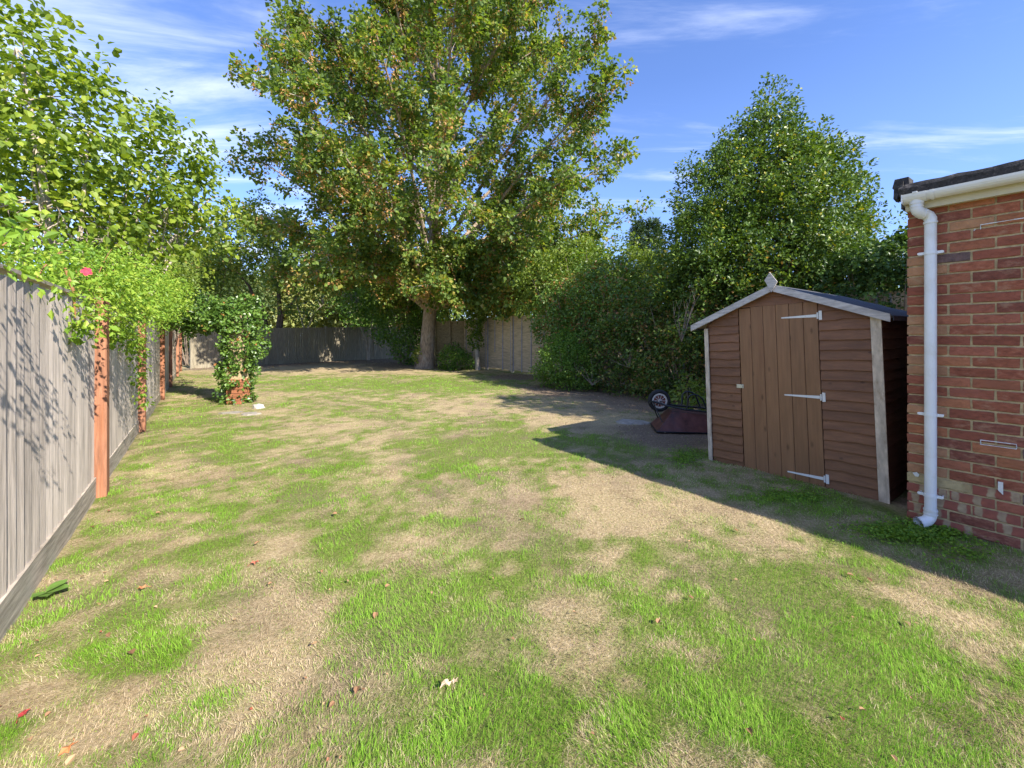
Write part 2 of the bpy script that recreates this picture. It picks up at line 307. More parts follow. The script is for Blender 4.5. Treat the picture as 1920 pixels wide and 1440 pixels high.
V = np.stack([X, Y, gz(X, Y)], 1); V[np.hypot(X, Y) > 60, 2] = 0
ii, jj = np.meshgrid(np.arange(len(ys)-1), np.arange(nx-1), indexing='ij'); a = (ii*nx+jj).ravel()
def ground_mat():
    m, t = mat('dry_lawn_ground'); L = t.links.new
    g = N(t, 'ShaderNodeAttribute', attribute_name='green'); s = N(t, 'ShaderNodeAttribute', attribute_name='soil')
    tc = N(t, 'ShaderNodeTexCoord')
    n = N(t, 'ShaderNodeTexNoise', _Scale=45.0, _Detail=7.0, _Roughness=.75); L(tc.outputs['Object'], n.inputs['Vector'])
    n2 = N(t, 'ShaderNodeTexNoise', _Scale=7.0, _Detail=5.0, _Roughness=.6); L(tc.outputs['Object'], n2.inputs['Vector'])
    n9 = N(t, 'ShaderNodeTexNoise', _Scale=2.2, _Detail=6.0, _Roughness=.7); L(tc.outputs['Object'], n9.inputs['Vector'])
    straw = ramp(t, [(.25, (.18, .13, .07)), (.5, (.41, .32, .18)), (.72, (.62, .50, .33))]); L(n.outputs['Fac'], straw.inputs[0])
    grn = ramp(t, [(.25, (.06, .085, .018)), (.5, (.13, .18, .03)), (.75, (.24, .28, .06))]); L(n.outputs['Fac'], grn.inputs[0])
    soil = ramp(t, [(.3, (.11, .08, .055)), (.55, (.25, .185, .13)), (.75, (.38, .29, .20))]); L(n.outputs['Fac'], soil.inputs[0])
    a1 = N(t, 'ShaderNodeMath', operation='MULTIPLY_ADD'); L(n2.outputs['Fac'], a1.inputs[0]); a1.inputs[1].default_value = .6; L(g.outputs['Fac'], a1.inputs[2])
    q = N(t, 'ShaderNodeMapRange'); q.inputs[1].default_value = .55; q.inputs[2].default_value = 1.1; q.inputs[4].default_value = .9; L(a1.outputs[0], q.inputs[0])
    mx = N(t, 'ShaderNodeMix', data_type='RGBA'); L(q.outputs[0], mx.inputs[0]); L(straw.outputs[0], mx.inputs[6]); L(grn.outputs[0], mx.inputs[7])
    q9 = N(t, 'ShaderNodeMapRange'); q9.inputs[1].default_value = .52; q9.inputs[2].default_value = .7; q9.inputs[4].default_value = .7; L(n9.outputs['Fac'], q9.inputs[0])
    m9 = N(t, 'ShaderNodeMix', data_type='RGBA'); L(q9.outputs[0], m9.inputs[0]); L(mx.outputs[2], m9.inputs[6]); m9.inputs[7].default_value = (.20, .145, .095, 1)
    m2 = N(t, 'ShaderNodeMix', data_type='RGBA'); L(s.outputs['Fac'], m2.inputs[0]); L(m9.outputs[2], m2.inputs[6]); L(soil.outputs[0], m2.inputs[7])
    b = N(t, 'ShaderNodeBsdfPrincipled', _Roughness=.95); b.inputs['Specular IOR Level'].default_value = .1; L(m2.outputs[2], b.inputs['Base Color'])
    bp = N(t, 'ShaderNodeBump', _Strength=.9, _Distance=.02); L(n.outputs['Fac'], bp.inputs['Height']); L(bp.outputs[0], b.inputs['Normal'])
    o = N(t, 'ShaderNodeOutputMaterial'); L(b.outputs[0], o.inputs[0]); return m
g = link('ground', np_mesh('ground', V, np.stack([a, a+1, a+nx+1, a+nx], 1), ground_mat(), None, True, {'green': gr, 'soil': sm}))
tag(g, 'patchy lawn of green grass and dry straw coloured turf', 'lawn', kind='structure')

# ------------------------------------------------------------------ grass blades
FL0 = np.array((-3.73, 3.71))                  # a point on the left fence line
def grass_mat():
    m, t = mat('grass_blades'); L = t.links.new
    at = N(t, 'ShaderNodeAttribute', attribute_name='tint')
    r = ramp(t, [(0, (.22, .155, .10)), (.2, (.47, .36, .215)), (.42, (.66, .54, .36)), (.5, (.42, .45, .12)), (.56, (.31, .40, .06)), (.8, (.18, .37, .03)), (1, (.30, .52, .055))]); L(at.outputs['Fac'], r.inputs[0])
    b = N(t, 'ShaderNodeBsdfPrincipled', _Roughness=.6); b.inputs['Specular IOR Level'].default_value = .2; L(r.outputs[0], b.inputs['Base Color'])
    tr = N(t, 'ShaderNodeBsdfTranslucent'); L(r.outputs[0], tr.inputs[0])
    mx = N(t, 'ShaderNodeMixShader'); mx.inputs[0].default_value = .35; L(b.outputs[0], mx.inputs[1]); L(tr.outputs[0], mx.inputs[2])
    o = N(t, 'ShaderNodeOutputMaterial'); L(mx.outputs[0], o.inputs[0]); return m
def blades(n, d0, d1, pw, wmin, hs):
    u = R.random(n); e = 2-pw
    d = (d0**e+u*(d1**e-d0**e))**(1/e) if abs(e) > 1e-3 else d0*(d1/d0)**u
    x = d*(R.random(n)*2.66-1.33)+R.normal(0, .1, n)
    q = np.stack([x, d], 1)
    side = (q-FL0)@B2
    wal = (q-np.array((3.055, 3.21)))
    keep = (side > .06)&~((wal@B2 > -.02)&(wal@A2 < .35))
    keep &= ~(((q-np.array((2.30, 4.80)))@B2 > -.01)&((q-np.array((2.30, 4.80)))@A2 < 0)&((q-np.array((2.3, 4.8)))@A2 > -1.6))
    x = x[keep]; d = d[keep]
    g = green_map(x, d)+R.normal(0, .12, len(x)); s = soil_map(x, d)
    keep = (R.random(len(x)) > s*.93)&(R.random(len(x)) < np.clip(.5+g, .5, 1))
    x, d, g = x[keep], d[keep], g[keep]; n = len(x)
    green = R.random(n) < np.clip((g-.24)*1.5, .22, .96)
    # clumping: lean and height vary slowly over the lawn
    cl = fbm(x, d, 6, 131, 3); ang = 2*math.pi*fbm(x, d, 2.5, 141, 3)*2+R.normal(0, .9, n)
    ln = np.where(green, .011+.021*np.clip(g, 0, 1)**1.5*(.4+1.2*cl), .014+.018*R.random(n))*(.6+.8*R.random(n))*hs
    tilt = np.where(green, R.normal(.55, .28, n), R.normal(1.28, .18, n))
    w = np.maximum(wmin, d*.00062)*(.7+.6*R.random(n))
    h = np.stack([np.cos(ang), np.sin(ang), 0*ang], 1); sd = np.stack([-np.sin(ang), np.cos(ang), 0*ang], 1)
    tw = R.normal(0, .6, n)[:, None]; sd = sd*np.cos(tw)+h*np.sin(tw)
    base = np.stack([x, d, gz(x, d)-.003+np.where(green, 0, .01*R.random(n))], 1)
    mid = base+(h*np.sin(tilt*.7)[:, None]+np.array((0, 0, 1))*np.cos(tilt*.7)[:, None])*(ln*.55)[:, None]
    tip = mid+(h*np.sin(np.minimum(tilt*1.5, 1.75))[:, None]+np.array((0, 0, 1))*np.cos(np.minimum(tilt*1.5, 1.75))[:, None])*(ln*.5)[:, None]
    tip[:, 2] = np.maximum(tip[:, 2], base[:, 2]+.004)
    W2 = (sd*w[:, None])
    V = np.stack([base-W2*.5, base+W2*.5, mid-W2*.42, mid+W2*.42, tip], 1).reshape(-1, 3)
    k = np.arange(n)[:, None]*5
    T = np.concatenate([k+np.array((0, 1, 3)), k+np.array((0, 3, 2)), k+np.array((2, 3, 4))], 1).reshape(-1, 3)
    tint = np.where(green, np.clip(.56+.36*np.clip(g, 0, 1)+R.normal(0, .09, n), .5, 1), np.clip(R.normal(.27, .11, n)+.75*(fbm(x, d, 4, 151, 4)-.5), 0, .47))
    return V, T, np.repeat(tint, 3)
parts = [blades(300000, 1.15, 4.6, 1.5, .0017, 1.0), blades(190000, 4.0, 15, 1.6, .0024, 1.15)]
Vs, Ts, ts, k = [], [], [], 0
for v, t_, c in parts: Vs.append(v); Ts.append(t_+k); ts.append(c); k += len(v)
g = link('grass', np_mesh('grass', np.concatenate(Vs), np.concatenate(Ts), grass_mat(), np.concatenate(ts)))
tag(g, 'short grass blades, lush green in patches and dry straw between', 'grass', kind='stuff')

# ------------------------------------------------------------------ foliage tools
def unit(v): return v/np.maximum(np.linalg.norm(v, axis=-1, keepdims=True), 1e-9)
def leaves(pos, axis_, nrm, L, Wd, fold=.25, shape=4):
    n = len(pos); ax = unit(axis_); nr = unit(nrm-ax*(nrm*ax).sum(1)[:, None]); sd = np.cross(nr, ax)
    L = L[:, None]; Wd = Wd[:, None]
    if shape == 4:
        V = np.stack([pos, pos+ax*L*.45+sd*Wd*.5+nr*Wd*fold, pos+ax*L, pos+ax*L*.45-sd*Wd*.5+nr*Wd*fold], 1).reshape(-1, 3)
        k = np.arange(n)[:, None]*4; T = np.concatenate([k+np.array((0, 2, 1)), k+np.array((0, 3, 2))], 1).reshape(-1, 3); r = 2
    else:
        dr = -nr*L*.12
        V = np.stack([pos, pos+ax*L*.18+sd*Wd*.42+nr*Wd*fold*.8, pos+ax*L*.62+sd*Wd*.46+nr*Wd*fold+dr*.4, pos+ax*L+dr, pos+ax*L*.62-sd*Wd*.46+nr*Wd*fold+dr*.4, pos+ax*L*.18-sd*Wd*.42+nr*Wd*fold*.8], 1).reshape(-1, 3)
        k = np.arange(n)[:, None]*6; T = np.concatenate([k+np.array((0, 2, 1)), k+np.array((0, 3, 2)), k+np.array((0, 4, 3)), k+np.array((0, 5, 4))], 1).reshape(-1, 3); r = 4
    return V, T, r
def spray_leaves(C0, D0, per, ln, rad, size, aspect=.7, droop=.2, up=.6, shape=4, tintmean=.45, tintsd=.2, seed=0, fold=.2):
    "leaves scattered along short sprays: C0 base points, D0 directions"
    rg = np.random.default_rng(seed); n = len(C0)*per
    C1 = np.repeat(C0, per, 0); D1 = np.repeat(unit(D0), per, 0); s = rg.random(n)
    off = rg.normal(0, 1, (n, 3)); off = off-D1*(off*D1).sum(1)[:, None]
    pos = C1+D1*(s*ln)[:, None]+off*(rad*(1.1-.7*s))[:, None]; pos[:, 2] -= droop*s*s*ln
    ax = D1*.5+off*.6+rg.normal(0, .5, (n, 3)); ax[:, 2] -= droop
    nr = rg.normal(0, .55, (n, 3)); nr[:, 2] += up; nr += D1*.35
    sz = size*(.65+.7*rg.random(n))
    V, T, r = leaves(pos, ax, nr, sz, sz*aspect, fold, shape)
    tn = np.repeat(rg.normal(0, tintsd*.7, len(C0)), per)+rg.normal(tintmean, tintsd, n)
    return V, T, np.repeat(np.clip(tn, 0, 1), r)
def merge(*a):
    Vs, Ts, ts, k = [], [], [], 0
    for v, t, c in a: Vs.append(v); Ts.append(t+k); ts.append(c); k += len(v)
    return np.concatenate(Vs), np.concatenate(Ts), np.concatenate(ts)
def lobes_points(lobes, n, seed, inner=.55, lumps=.25):
    "points in the outer shell of a union of ellipsoids; lobe = (x,y,z,rx,ry,rz)"
    rg = np.random.default_rng(seed); Lb = np.array(lobes, float)
    vol = (Lb[:, 3]*Lb[:, 4]*Lb[:, 5])**(2/3); k = rg.choice(len(Lb), n*2, p=vol/vol.sum())
    u = unit(rg.normal(0, 1, (len(k), 3))); r = inner+(1-inner)*rg.random(len(k))**.6
    r = r*(1+lumps*(np.sin(u[:, 0]*7+k)+np.sin(u[:, 1]*6+2.1*k)+np.sin(u[:, 2]*8+k))/2)
    p = Lb[k, :3]+u*Lb[k, 3:]*r[:, None]
    # drop those deep in another lobe
    deep = np.zeros(len(p), bool)
    for i, l in enumerate(Lb): deep |= (((p-l[:3])/l[3:])**2).sum(1) < inner*inner*.8
    ok = ~deep&(p[:, 2] > .02); p = p[ok][:n]; u = u[ok][:n]
    return p, u
def lobe_px(px, py, d, r, ry=None, rz=None): return (*P(px, py, d), r, ry or r, rz or r)
def bezier(a, b, c, n): t = np.linspace(0, 1, n)[:, None]; return (1-t)**2*a+2*t*(1-t)*b+t*t*c
def foliage(name, matname, parent, data, **kw):
    V, T, t = data
    return link(name, np_mesh(name, V, T, LM[matname], t), parent)
def bush(name, label, cat, lobes, n, per, size, mt, seed, ln=.3, rad=.09, group=None, up=.7, aspect=.65, inner=.55, stems=None, tint=.45, woody='twig', shape=4, sd=.2, outw=.7, droop=.2, lumps=.25):
    Lb = np.array(lobes, float); base = Vector((float(Lb[:, 0].mean()), float(Lb[:, 1].mean()), 0))
    t = empty(name, (0, 0, 0)); tag(t, label, cat, group)
    p, u = lobes_points(lobes, n, seed, inner, lumps); D = u*outw; D[:, 2] += .45
    off = np.array(base)
    d = spray_leaves(p-off, D, per, ln, rad, size, aspect, droop, up, shape, tint, sd, seed)
    foliage('foliage', mt, t, d)
    mb = MB(); rg = random.Random(seed)
    pick = rg.sample(range(len(p)), min(len(p), stems or 26))
    for i in pick:
        e = p[i]-off; r0 = Vector((e[0]*.25+rg.uniform(-.12, .12), e[1]*.25+rg.uniform(-.12, .12), 0)); md = np.array((e[0]*.7, e[1]*.7, e[2]*.45))
        q = bezier(np.array(r0), md, e, 6); th = .008+.006*max(1, float(e[2]))
        mb.tube(q, [th*(1-.8*j/5) for j in range(6)], 5, cap=False)
    mb.build('stems', M[woody], t)['kind'] = 'stuff'
    t.location = base
    return t

# ------------------------------------------------------------------ garage
def garage():
    t = empty('garage', (3.055, 3.21, 0), ROT); tag(t, 'red brick garage with white gutter at the right edge', 'garage')
    WH = 2.40; LX = 4.6; LY = 2.75
    wl = MB(); wl.box((.004, .004, -.2), (LX, LY, WH-.02)); w = wl.build('wall', M['mortar'], t)
    # brick meshes shared by many bricks
    def brick_mesh(L, D, i, m):
        rg = random.Random(i*7+int(L*1000)); mb = MB(); h = .0625; j = lambda a=.0024: rg.uniform(-a, a); b = .004
        # front face as a slightly uneven, chamfered grid
        nx_ = 6; v = []; f = []
        for zz, yy in ((0, b), (b, 0), (h-b, 0), (h, b)):
            for k in range(nx_+1):
                x = L*k/nx_; x = min(max(x, 0), L)
                y = yy+(b if (k in (0, nx_) and yy == 0) else 0)*.6+j(.0008)
                v.append((x+j(), y, zz+j()))
        for r_ in range(3):
            for k in range(nx_): a = r_*(nx_+1)+k; f.append((a, a+1, a+nx_+2, a+nx_+1))
        n0 = len(v)
        v += [(0, D, 0), (L, D, 0), (0, D, h), (L, D, h)]
        f += [(0, n0, n0+1, nx_) , (3*(nx_+1), 3*(nx_+1)+nx_, n0+3, n0+2), (0, nx_+1, 2*(nx_+1), 3*(nx_+1), n0+2, n0), (nx_, n0+1, n0+3, 4*(nx_+1)-1, 3*(nx_+1)-1, 2*(nx_+1)-1)]
        mb.add(v, f); return mb.mesh('brick', m)
    cols = ['brick%d' % i for i in range(7)]; cache = {}
    def get(L, D, mk, var):
        k = (round(L, 4), D, mk, var)
        if k not in cache: cache[k] = brick_mesh(L, D, var, M[mk])
        return cache[k]
    rg = random.Random(5); extra = MB(); nrow = 33; cnt = 0
    emats = [M[c] for c in cols]+[M['brickcream'], M['brickdark'], M['brickbuff']]
    for r in range(nrow):
        z = -.075+r*.075; x = 0; odd = r % 2; first = True
        while x < LX-.05:
            full = .213; Lb = (.1005 if (odd and first) else full); quoin = first
            x1 = min(x+Lb, LX)
            u = rg.random()
            if 1 <= r <= 4: mk = 'brickband' if u < .72 else ('brickcream' if u < .76 else cols[rg.randrange(7)])
            elif r == 5: mk = 'brickcream' if (quoin or x < .3) else ('brickband' if u < .6 else 'brickdark')
            elif quoin and r > 5: mk = 'brickbuff' if u < .33 else cols[rg.randrange(7)]
            elif u < .025: mk = 'brickdark'
            elif u < .05: mk = 'brickbuff'
            else: mk = cols[rg.randrange(7)]
            yoff = -.0045+rg.uniform(-.0016, .0016)
            if x < 1.75 and cnt < 262:
                D = .1 if not quoin else (.1005 if not odd else .213)
                me = get(x1-x, D, mk, rg.randrange(5))
                o = link('brick', me, w, (x+rg.uniform(-.001, .001)+(-.003 if quoin else 0), yoff, z+.006+rg.uniform(-.001, .001)), (0, rg.uniform(-.004, .004), 0)); cnt += 1
            else: extra.box((x, yoff, z+.006), (x1, .05, z+.0685), rg.randrange(7) if mk in ('brickband',) else emats.index(M[mk]) if M[mk] in emats else 0)
            x = x1+.012; first = False
        # end wall (faces the shed), quoins belong to the front
        y = (.1005 if not odd else .213)+.012
        while y < LY-.05:
            y1 = min(y+.213, LY); xo = -.0035+rg.uniform(-.0015, .0015)
            extra.box((xo, y, z+.006), (.05, y1, z+.0685), rg.randrange(7)); y = y1+.012
    o = extra.build('further_bricks', emats, w); o['kind'] = 'stuff'
    # fascia, roof slab, felt edge
    f = MB(); f.box((.0, -.075, WH-.035), (LX, -.05, WH+.075)); f.box((-.004, -.05, WH-.03), (LX, .03, WH-.022)); f.build('fascia', M['cream'], t)
    f = MB(); f.box((-.03, -.048, WH+.0), (LX, LY, WH+.072)); f.build('roof', M['darkfelt'], t)
    f = MB(); rr = random.Random(3); n = 60
    v = []; fc = []
    prof = [(-.125, .078), (-.135, .13), (-.12, .158), (-.06, .165), (.0, .15), (.2, .14)]
    for i in range(n+1):
        x = -.03+(LX+.03)*i/n
        for (py_, pz_) in prof: v.append((x, py_+rr.uniform(-.004, .004), WH+pz_-.0+rr.uniform(-.005, .005)))
    k = len(prof)
    for i in range(n):
        for q in range(k-1): a_ = i*k+q; fc.append((a_, a_+k, a_+k+1, a_+1))
    fc.append(tuple(range(k))); f.add(v, fc)
    f.box((-.028, -.12, WH+.0745), (LX, .2, WH+.08)); f.build('felt_edge', M['darkfelt'], t)
    f = MB(); f.box((-.055, -.125, WH+.08), (.0, LY, WH+.185), jit=.006); f.box((-.06, -.10, WH+.16), (.02, .02, WH+.225), jit=.012); f.box((-.06, -.14, WH+.055), (-.03, -.06, WH+.10), jit=.010); f.build('verge_felt', M['darkfelt'], t)
    # gutter: half round channel with thickness
    g_ = MB(); n = 10; gy = -.13; gzz = WH+.068; Ro = .056; Ri = .052; sec = [(gy+Ro*math.cos(math.pi+math.pi*i/n), gzz+Ro*math.sin(math.pi+math.pi*i/n)) for i in range(n+1)]+[(gy+Ri*math.cos(2*math.pi-math.pi*i/n), gzz+Ri*math.sin(2*math.pi-math.pi*i/n)) for i in range(n+1)]
    def extr(mb, sec, x0, x1):
        m_ = len(sec); v = [(x0, a, b) for a, b in sec]+[(x1, a, b) for a, b in sec]
        mb.add(v, [(i, (i+1) % m_, (i+1) % m_+m_, i+m_) for i in range(m_)], 0, False)
        h_ = m_//2
        for i in range(h_-1):
            for o_ in (0, m_): mb.add([v[o_+i], v[o_+i+1], v[o_+m_-2-i], v[o_+m_-1-i]], [(0, 1, 2, 3)])
    extr(g_, sec, .015, LX); gt = g_.build('gutter', M['white'], t)
    b_ = MB(); s2 = [((a-gy)*1.1+gy, (b-gzz)*1.1+gzz) for a, b in sec]; extr(b_, s2, .005, .13); 
    b_.box((-.002, gy-.062, gzz-.062), (.004, gy+.062, gzz+.002)); b_.box((.06, gy-.066, gzz-.002), (.085, gy-.048, gzz+.008)); b_.build('gutter_outlet', M['white'], gt)
    b_ = MB(); extr(b_, s2, .15, .168); b_.build('gutter_union', M['white'], gt)
    # downpipe with swan neck
    px0 = .1345; py0 = -.062; pr = .034
    dp = MB(); dp.tube([(px0, py0, .10), (px0, py0, gzz-.21)], pr, 24, cap=False); d = dp.build('downpipe', M['white'], t)
    ox = .072; sw = MB(); sw.tube([(ox, gy, gzz-.02), (ox, gy, gzz-.075)], .041, 24)
    sw.build('outlet_socket', M['white'], d)
    sw = MB(); sw.tube([(ox, gy, gzz-.07), (ox, gy, gzz-.105), (ox+.006, gy+.005, gzz-.125), (ox+.018, gy+.018, gzz-.140), (px0-.026, py0-.018, gzz-.148), (px0-.012, py0-.003, gzz-.160), (px0, py0, gzz-.185), (px0, py0, gzz-.22)], [.036, .036, .037, .037, .037, .037, .036, .036], 24, cap=False)
    for c0, c1 in (((ox, gy, gzz-.09), (ox, gy, gzz-.097)), ((px0, py0, gzz-.22), (px0, py0, gzz-.207)), ((ox+.024, gy+.027, gzz-.1425), (ox+.029, gy+.034, gzz-.1445))): sw.tube([c0, c1], .0395, 24)
    sw.build('swan_neck', M['white'], d)
    for zz in (2.02, .83, .235):
        c = MB(); c.tube([(px0, py0, zz), (px0, py0, zz+.022)], .0385, 24)
        for s_ in (-1, 1):
            c.prism([(px0+s_*.033, zz+.002), (px0+s_*.062, zz+.002), (px0+s_*.07, zz+.008), (px0+s_*.07, zz+.018), (px0+s_*.062, zz+.022), (px0+s_*.033, zz+.022)][::s_], py0-.006, py0+.002)
            c.tube([(px0+s_*.058, py0-.008, zz+.012), (px0+s_*.058, -.002, zz+.012)], .005, 8)
        c.build('pipe_clip', M['white'], d)
    sh = MB(); zb = .075; pts = []
    sh.tube([(px0, py0, .15), (px0, py0, .105)], .037, 24, cap=False); sh.tube([(px0, py0, .135), (px0, py0, .143)], .0405, 24); sh.tube([(px0, py0, .108), (px0, py0, .114)], .0405, 24)
    for i in range(7):
        a_ = math.radians(75)*i/6; pts.append((px0-.030*(1-math.cos(a_)), py0-.052*(1-math.cos(a_)), .110-.055*math.sin(a_)))
    e = Vector(pts[-1]); dr = Vector((-.55, -.80, -.20)).normalized(); pts.append(tuple(e+dr*.045))
    sh.tube(pts, [.036]*7+[.038], 24, cap=False)
    tip = e+dr*.045; sh.tube([tip, tip+dr*.006], .041, 24, cap=False); sh.tube([tip+dr*.006, tip-dr*.03], .033, 24, cap=False); 
    v = []
    sh.build('pipe_shoe', M['white'], d)
    # fixings and marks on the bricks
    f = MB(); f.prism([(.455, .43), (.478, .43), (.478, .345), (.455, .372)], -.020, -.016); f.tube([(.466, -.022, .42), (.466, -.004, .42)], .004, 8); f.build('wall_bracket', M['whitemetal'], t)
    f = MB(); f.prism([(.028, .375), (.05, .385), (.066, .372), (.06, .352), (.042, .352)], -.012, -.0065); f.tube([(.046, -.016, .368), (.046, -.005, .368)], .006, 8); f.build('wall_plate', M['whitemetal'], t)
    def mark(x0, z0, x1, z1, segs, seed):
        mb = MB(); rr = random.Random(seed); w_ = .0035
        for (a_, b_) in segs:
            n_ = 6
            for i in range(n_):
                p0 = [a_[k]+(b_[k]-a_[k])*i/n_ for k in (0, 1)]; p1 = [a_[k]+(b_[k]-a_[k])*(i+1)/n_ for k in (0, 1)]
                q = rr.uniform(.6, 1.5)*w_
                mb.box((min(p0[0], p1[0])-q/2, -.0105, min(p0[1], p1[1])-q/2), (max(p0[0], p1[0])+q/2, -.0052, max(p0[1], p1[1])+q/2))
        o = mb.build('sealant_mark', M['whitemark'], t); return o
    mark(0, 0, 0, 0, [((.375, 2.165), (.375, 2.195)), ((.375, 2.195), (.60, 2.20)), ((.345, 2.162), (.349, 2.170))], 1)
    mark(0, 0, 0, 0, [((.375, .665), (.375, .695)), ((.375, .695), (.535, .698)), ((.535, .698), (.535, .668)), ((.375, .665), (.535, .667))], 2)
    return t
garage()

# ------------------------------------------------------------------ shed
def shed():
    t = empty('garden_shed', (2.30, 4.80, -.062)); t.rotation_euler = Matrix.Rotation(ROT, 4, 'Z').to_euler()
    t.rotation_euler = (Matrix.Rotation(ROT, 4, 'Z')@Matrix.Rotation(math.radians(-2.1), 4, 'Y')).to_euler()
    tag(t, 'small brown timber shed with tan door and grey felt roof', 'shed')
    Wd = 1.54; Dp = 1.9; AX = .745; AZ = 1.965; EZ = 1.60; pitch = .0925
    slope = (AZ-EZ)/(AX+.14)
    def roofz(x): return AZ-abs(x-AX)*slope-.03
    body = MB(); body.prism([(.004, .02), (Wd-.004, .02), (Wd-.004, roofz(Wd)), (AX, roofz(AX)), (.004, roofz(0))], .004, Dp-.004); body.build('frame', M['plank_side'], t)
    rg = random.Random(9)
    def board(x0, x1, z, h, xa=None, xb=None):
        "wedge shaped board with a waney lower edge; xa/xb = top edge ends"
        xa = x0 if xa is None else xa; xb = x1 if xb is None else xb
        n = max(3, int((x1-x0)/.06)); v = []; f = []; ph = rg.uniform(0, 9); am = rg.choice([.002, .003, .006])
        for i in range(n+1):
            s = i/n; xl = x0+(x1-x0)*s; xt = xa+(xb-xa)*s; wv = am*(math.sin(xl*14+ph)+.6*math.sin(xl*37+2*ph))
            v += [(xl, 0, z+wv), (xl, -.027, z+wv), (xl, -.0265, z+.007+wv), (xt, -.006, z+h), (xt, 0, z+h)]
        for i in range(n):
            for k in range(4): a_ = i*5+k; f.append((a_, a_+1, a_+6, a_+5))
            f.append((i*5+4, i*5, i*5+5, i*5+9))
        f.append((4, 3, 2, 1, 0)); e = n*5; f.append((e, e+1, e+2, e+3, e+4)); mb = MB(); mb.add(v, [q[::-1] for q in f]); return mb
    def clipx(z):  # x range of the gable at height z
        if z < roofz(0): return 0.0, Wd
        dx = (AZ-.03-z)/slope; return max(0, AX-dx), min(Wd, AX+dx)
    r = 0; z = 0.015
    while z < AZ-.06:
        h = pitch+.012; lo0, hi0 = clipx(z+.01); lo1, hi1 = clipx(min(z+h, AZ-.032))
        if z+.02 < 1.755:
            board(max(lo0, .04), .372, z, h, max(lo1, .04), .372).build('weatherboard', M['plank'], t)
            if hi0 > 1.16: board(1.112, min(hi0, Wd-.045), z, h, 1.112, max(1.12, min(hi1, Wd-.045))).build('weatherboard', M['plank'], t)
        else: board(lo0, hi0, z, h, lo1, hi1).build('weatherboard', M['plank'], t)
        z += pitch; r += 1
    # side boards (right side, facing the garage) and left side
    for sx in (0, 1):
        z = .015
        while z < 1.53:
            b = board(.0, Dp-.01, z, pitch+.012)
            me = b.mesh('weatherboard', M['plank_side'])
            o = link('weatherboard', me, t, (Wd, 0.004, 0) if sx else (0, Dp-.004, 0), (0, 0, math.radians(90) if sx else math.radians(-90)))
            z += pitch
    # door: planks, hinges
    dr = empty('door', (0, 0, 0)); dr.parent = t
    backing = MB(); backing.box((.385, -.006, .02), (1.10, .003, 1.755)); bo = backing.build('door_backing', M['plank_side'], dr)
    n = 6; x0, x1 = .380, 1.107; wp = (x1-x0)/n; tints = [1.12, 1.05, 1.0, .96, .98, .96]
    for i in range(n):
        mb = MB(); a_ = x0+i*wp+.0018; b_ = x0+(i+1)*wp-.0018; c = .003
        top = 1.772 if i else 1.762
        v = [(a_, -.007, .0), (a_, -.019, .0), (a_+c, -.022, .0), (b_-c, -.022, .0), (b_, -.019, .0), (b_, -.007, .0)]
        v += [(p[0], p[1], top+rg.uniform(-.001, .001)) for p in v]
        mb.add(v, [(k, k+1, k+7, k+6)[::-1] for k in range(5)]+[(0, 6, 11, 5)[::-1], (0, 1, 2, 3, 4, 5), (11, 10, 9, 8, 7, 6)])
        mb.build('plank', M['door'], dr)
    for zz in (1.635, .865, .105):
        mb = MB(); mb.prism([(1.098, zz+.014), (1.098, zz-.014), (.80, zz-.006), (.796, zz), (.80, zz+.006)][::-1], -.027, -.0225)
        mb.box((1.118, -.028, zz-.04), (1.142, -.0235, zz+.045)); mb.tube([(1.108, -.029, zz-.03), (1.108, -.029, zz+.03)], .007, 10)
        for xx in (.85, .97, 1.06): mb.tube([(xx, -.029, zz), (xx, -.026, zz)], .005, 8)
        mb.build('hinge', M['whitemetal'], dr)
    mb = MB(); mb.box((.335, -.030, .905), (.405, -.0235, .945)); mb.box((.385, -.045, .912), (.398, -.030, .938)); mb.tube([(.345, -.032, .925), (.345, -.029, .925)], .004, 8); mb.build('latch', M['latch'], t)
    # corner trims
    for a_, b_, zt in ((-.006, .036, 1.565), (Wd-.042, Wd+.030, 1.60)):
        mb = MB(); mb.box((a_, -.044, -.005), (b_, -.0275, zt)); mb.build('corner_trim', M['pale'], t)
    # roof sheets
    th = .022; ov = .14; y0 = -.085; y1 = Dp+.06
    for s in (-1, 1):
        ex = AX+s*(AX+ov if s < 0 else Wd-AX+.10); ez = AZ-abs(ex-AX)*slope
        poly = [(AX, AZ-.022), (AX, AZ), (ex, ez), (ex, ez-.022)]
        mb = MB(); mb.prism(poly if s < 0 else poly[::-1], y0+.02, y1); mb.build('roof_panel', M['pale'], t)
        # felt with a loose wavy edge
        mb = MB(); v = []; f = []; nn = 14; ky = 5
        for j in range(ky+1):
            y = y0+.012+(y1-y0-.002)*j/ky
            for i in range(nn+1):
                u = i/nn; x = AX+(ex-AX)*u*1.012; zz = AZ+.006-abs(x-AX)*slope+.004*math.sin(i*1.7+j)*(.3+u); v.append((x, y, zz))
            v.append((ex+s*.014, y, ez-.045+.006*math.sin(j*2.3)))
        w_ = nn+2
        for j in range(ky):
            for i in range(nn+1): a_ = j*w_+i; q = (a_, a_+1, a_+w_+1, a_+w_); f.append(q if s > 0 else q[::-1])
        mb.add(v, f, 0, False)
        o = mb.build('roofing_felt', M['felt'], t); md = o.modifiers.new('thick', 'SOLIDIFY'); md.thickness = .004; md.offset = 1
        # bargeboard
        bz = .068; ux = AX+s*.012
        poly = [(ux, AZ-.0-.012*slope+.012), (ex+s*.0, ez+.012), (ex, ez+.012-bz), (ux, AZ-.012*slope+.012-bz)]
        mb = MB(); mb.prism(poly if s > 0 else poly[::-1], y0-.012, y0+.010); mb.build('bargeboard', M['barge'], t)
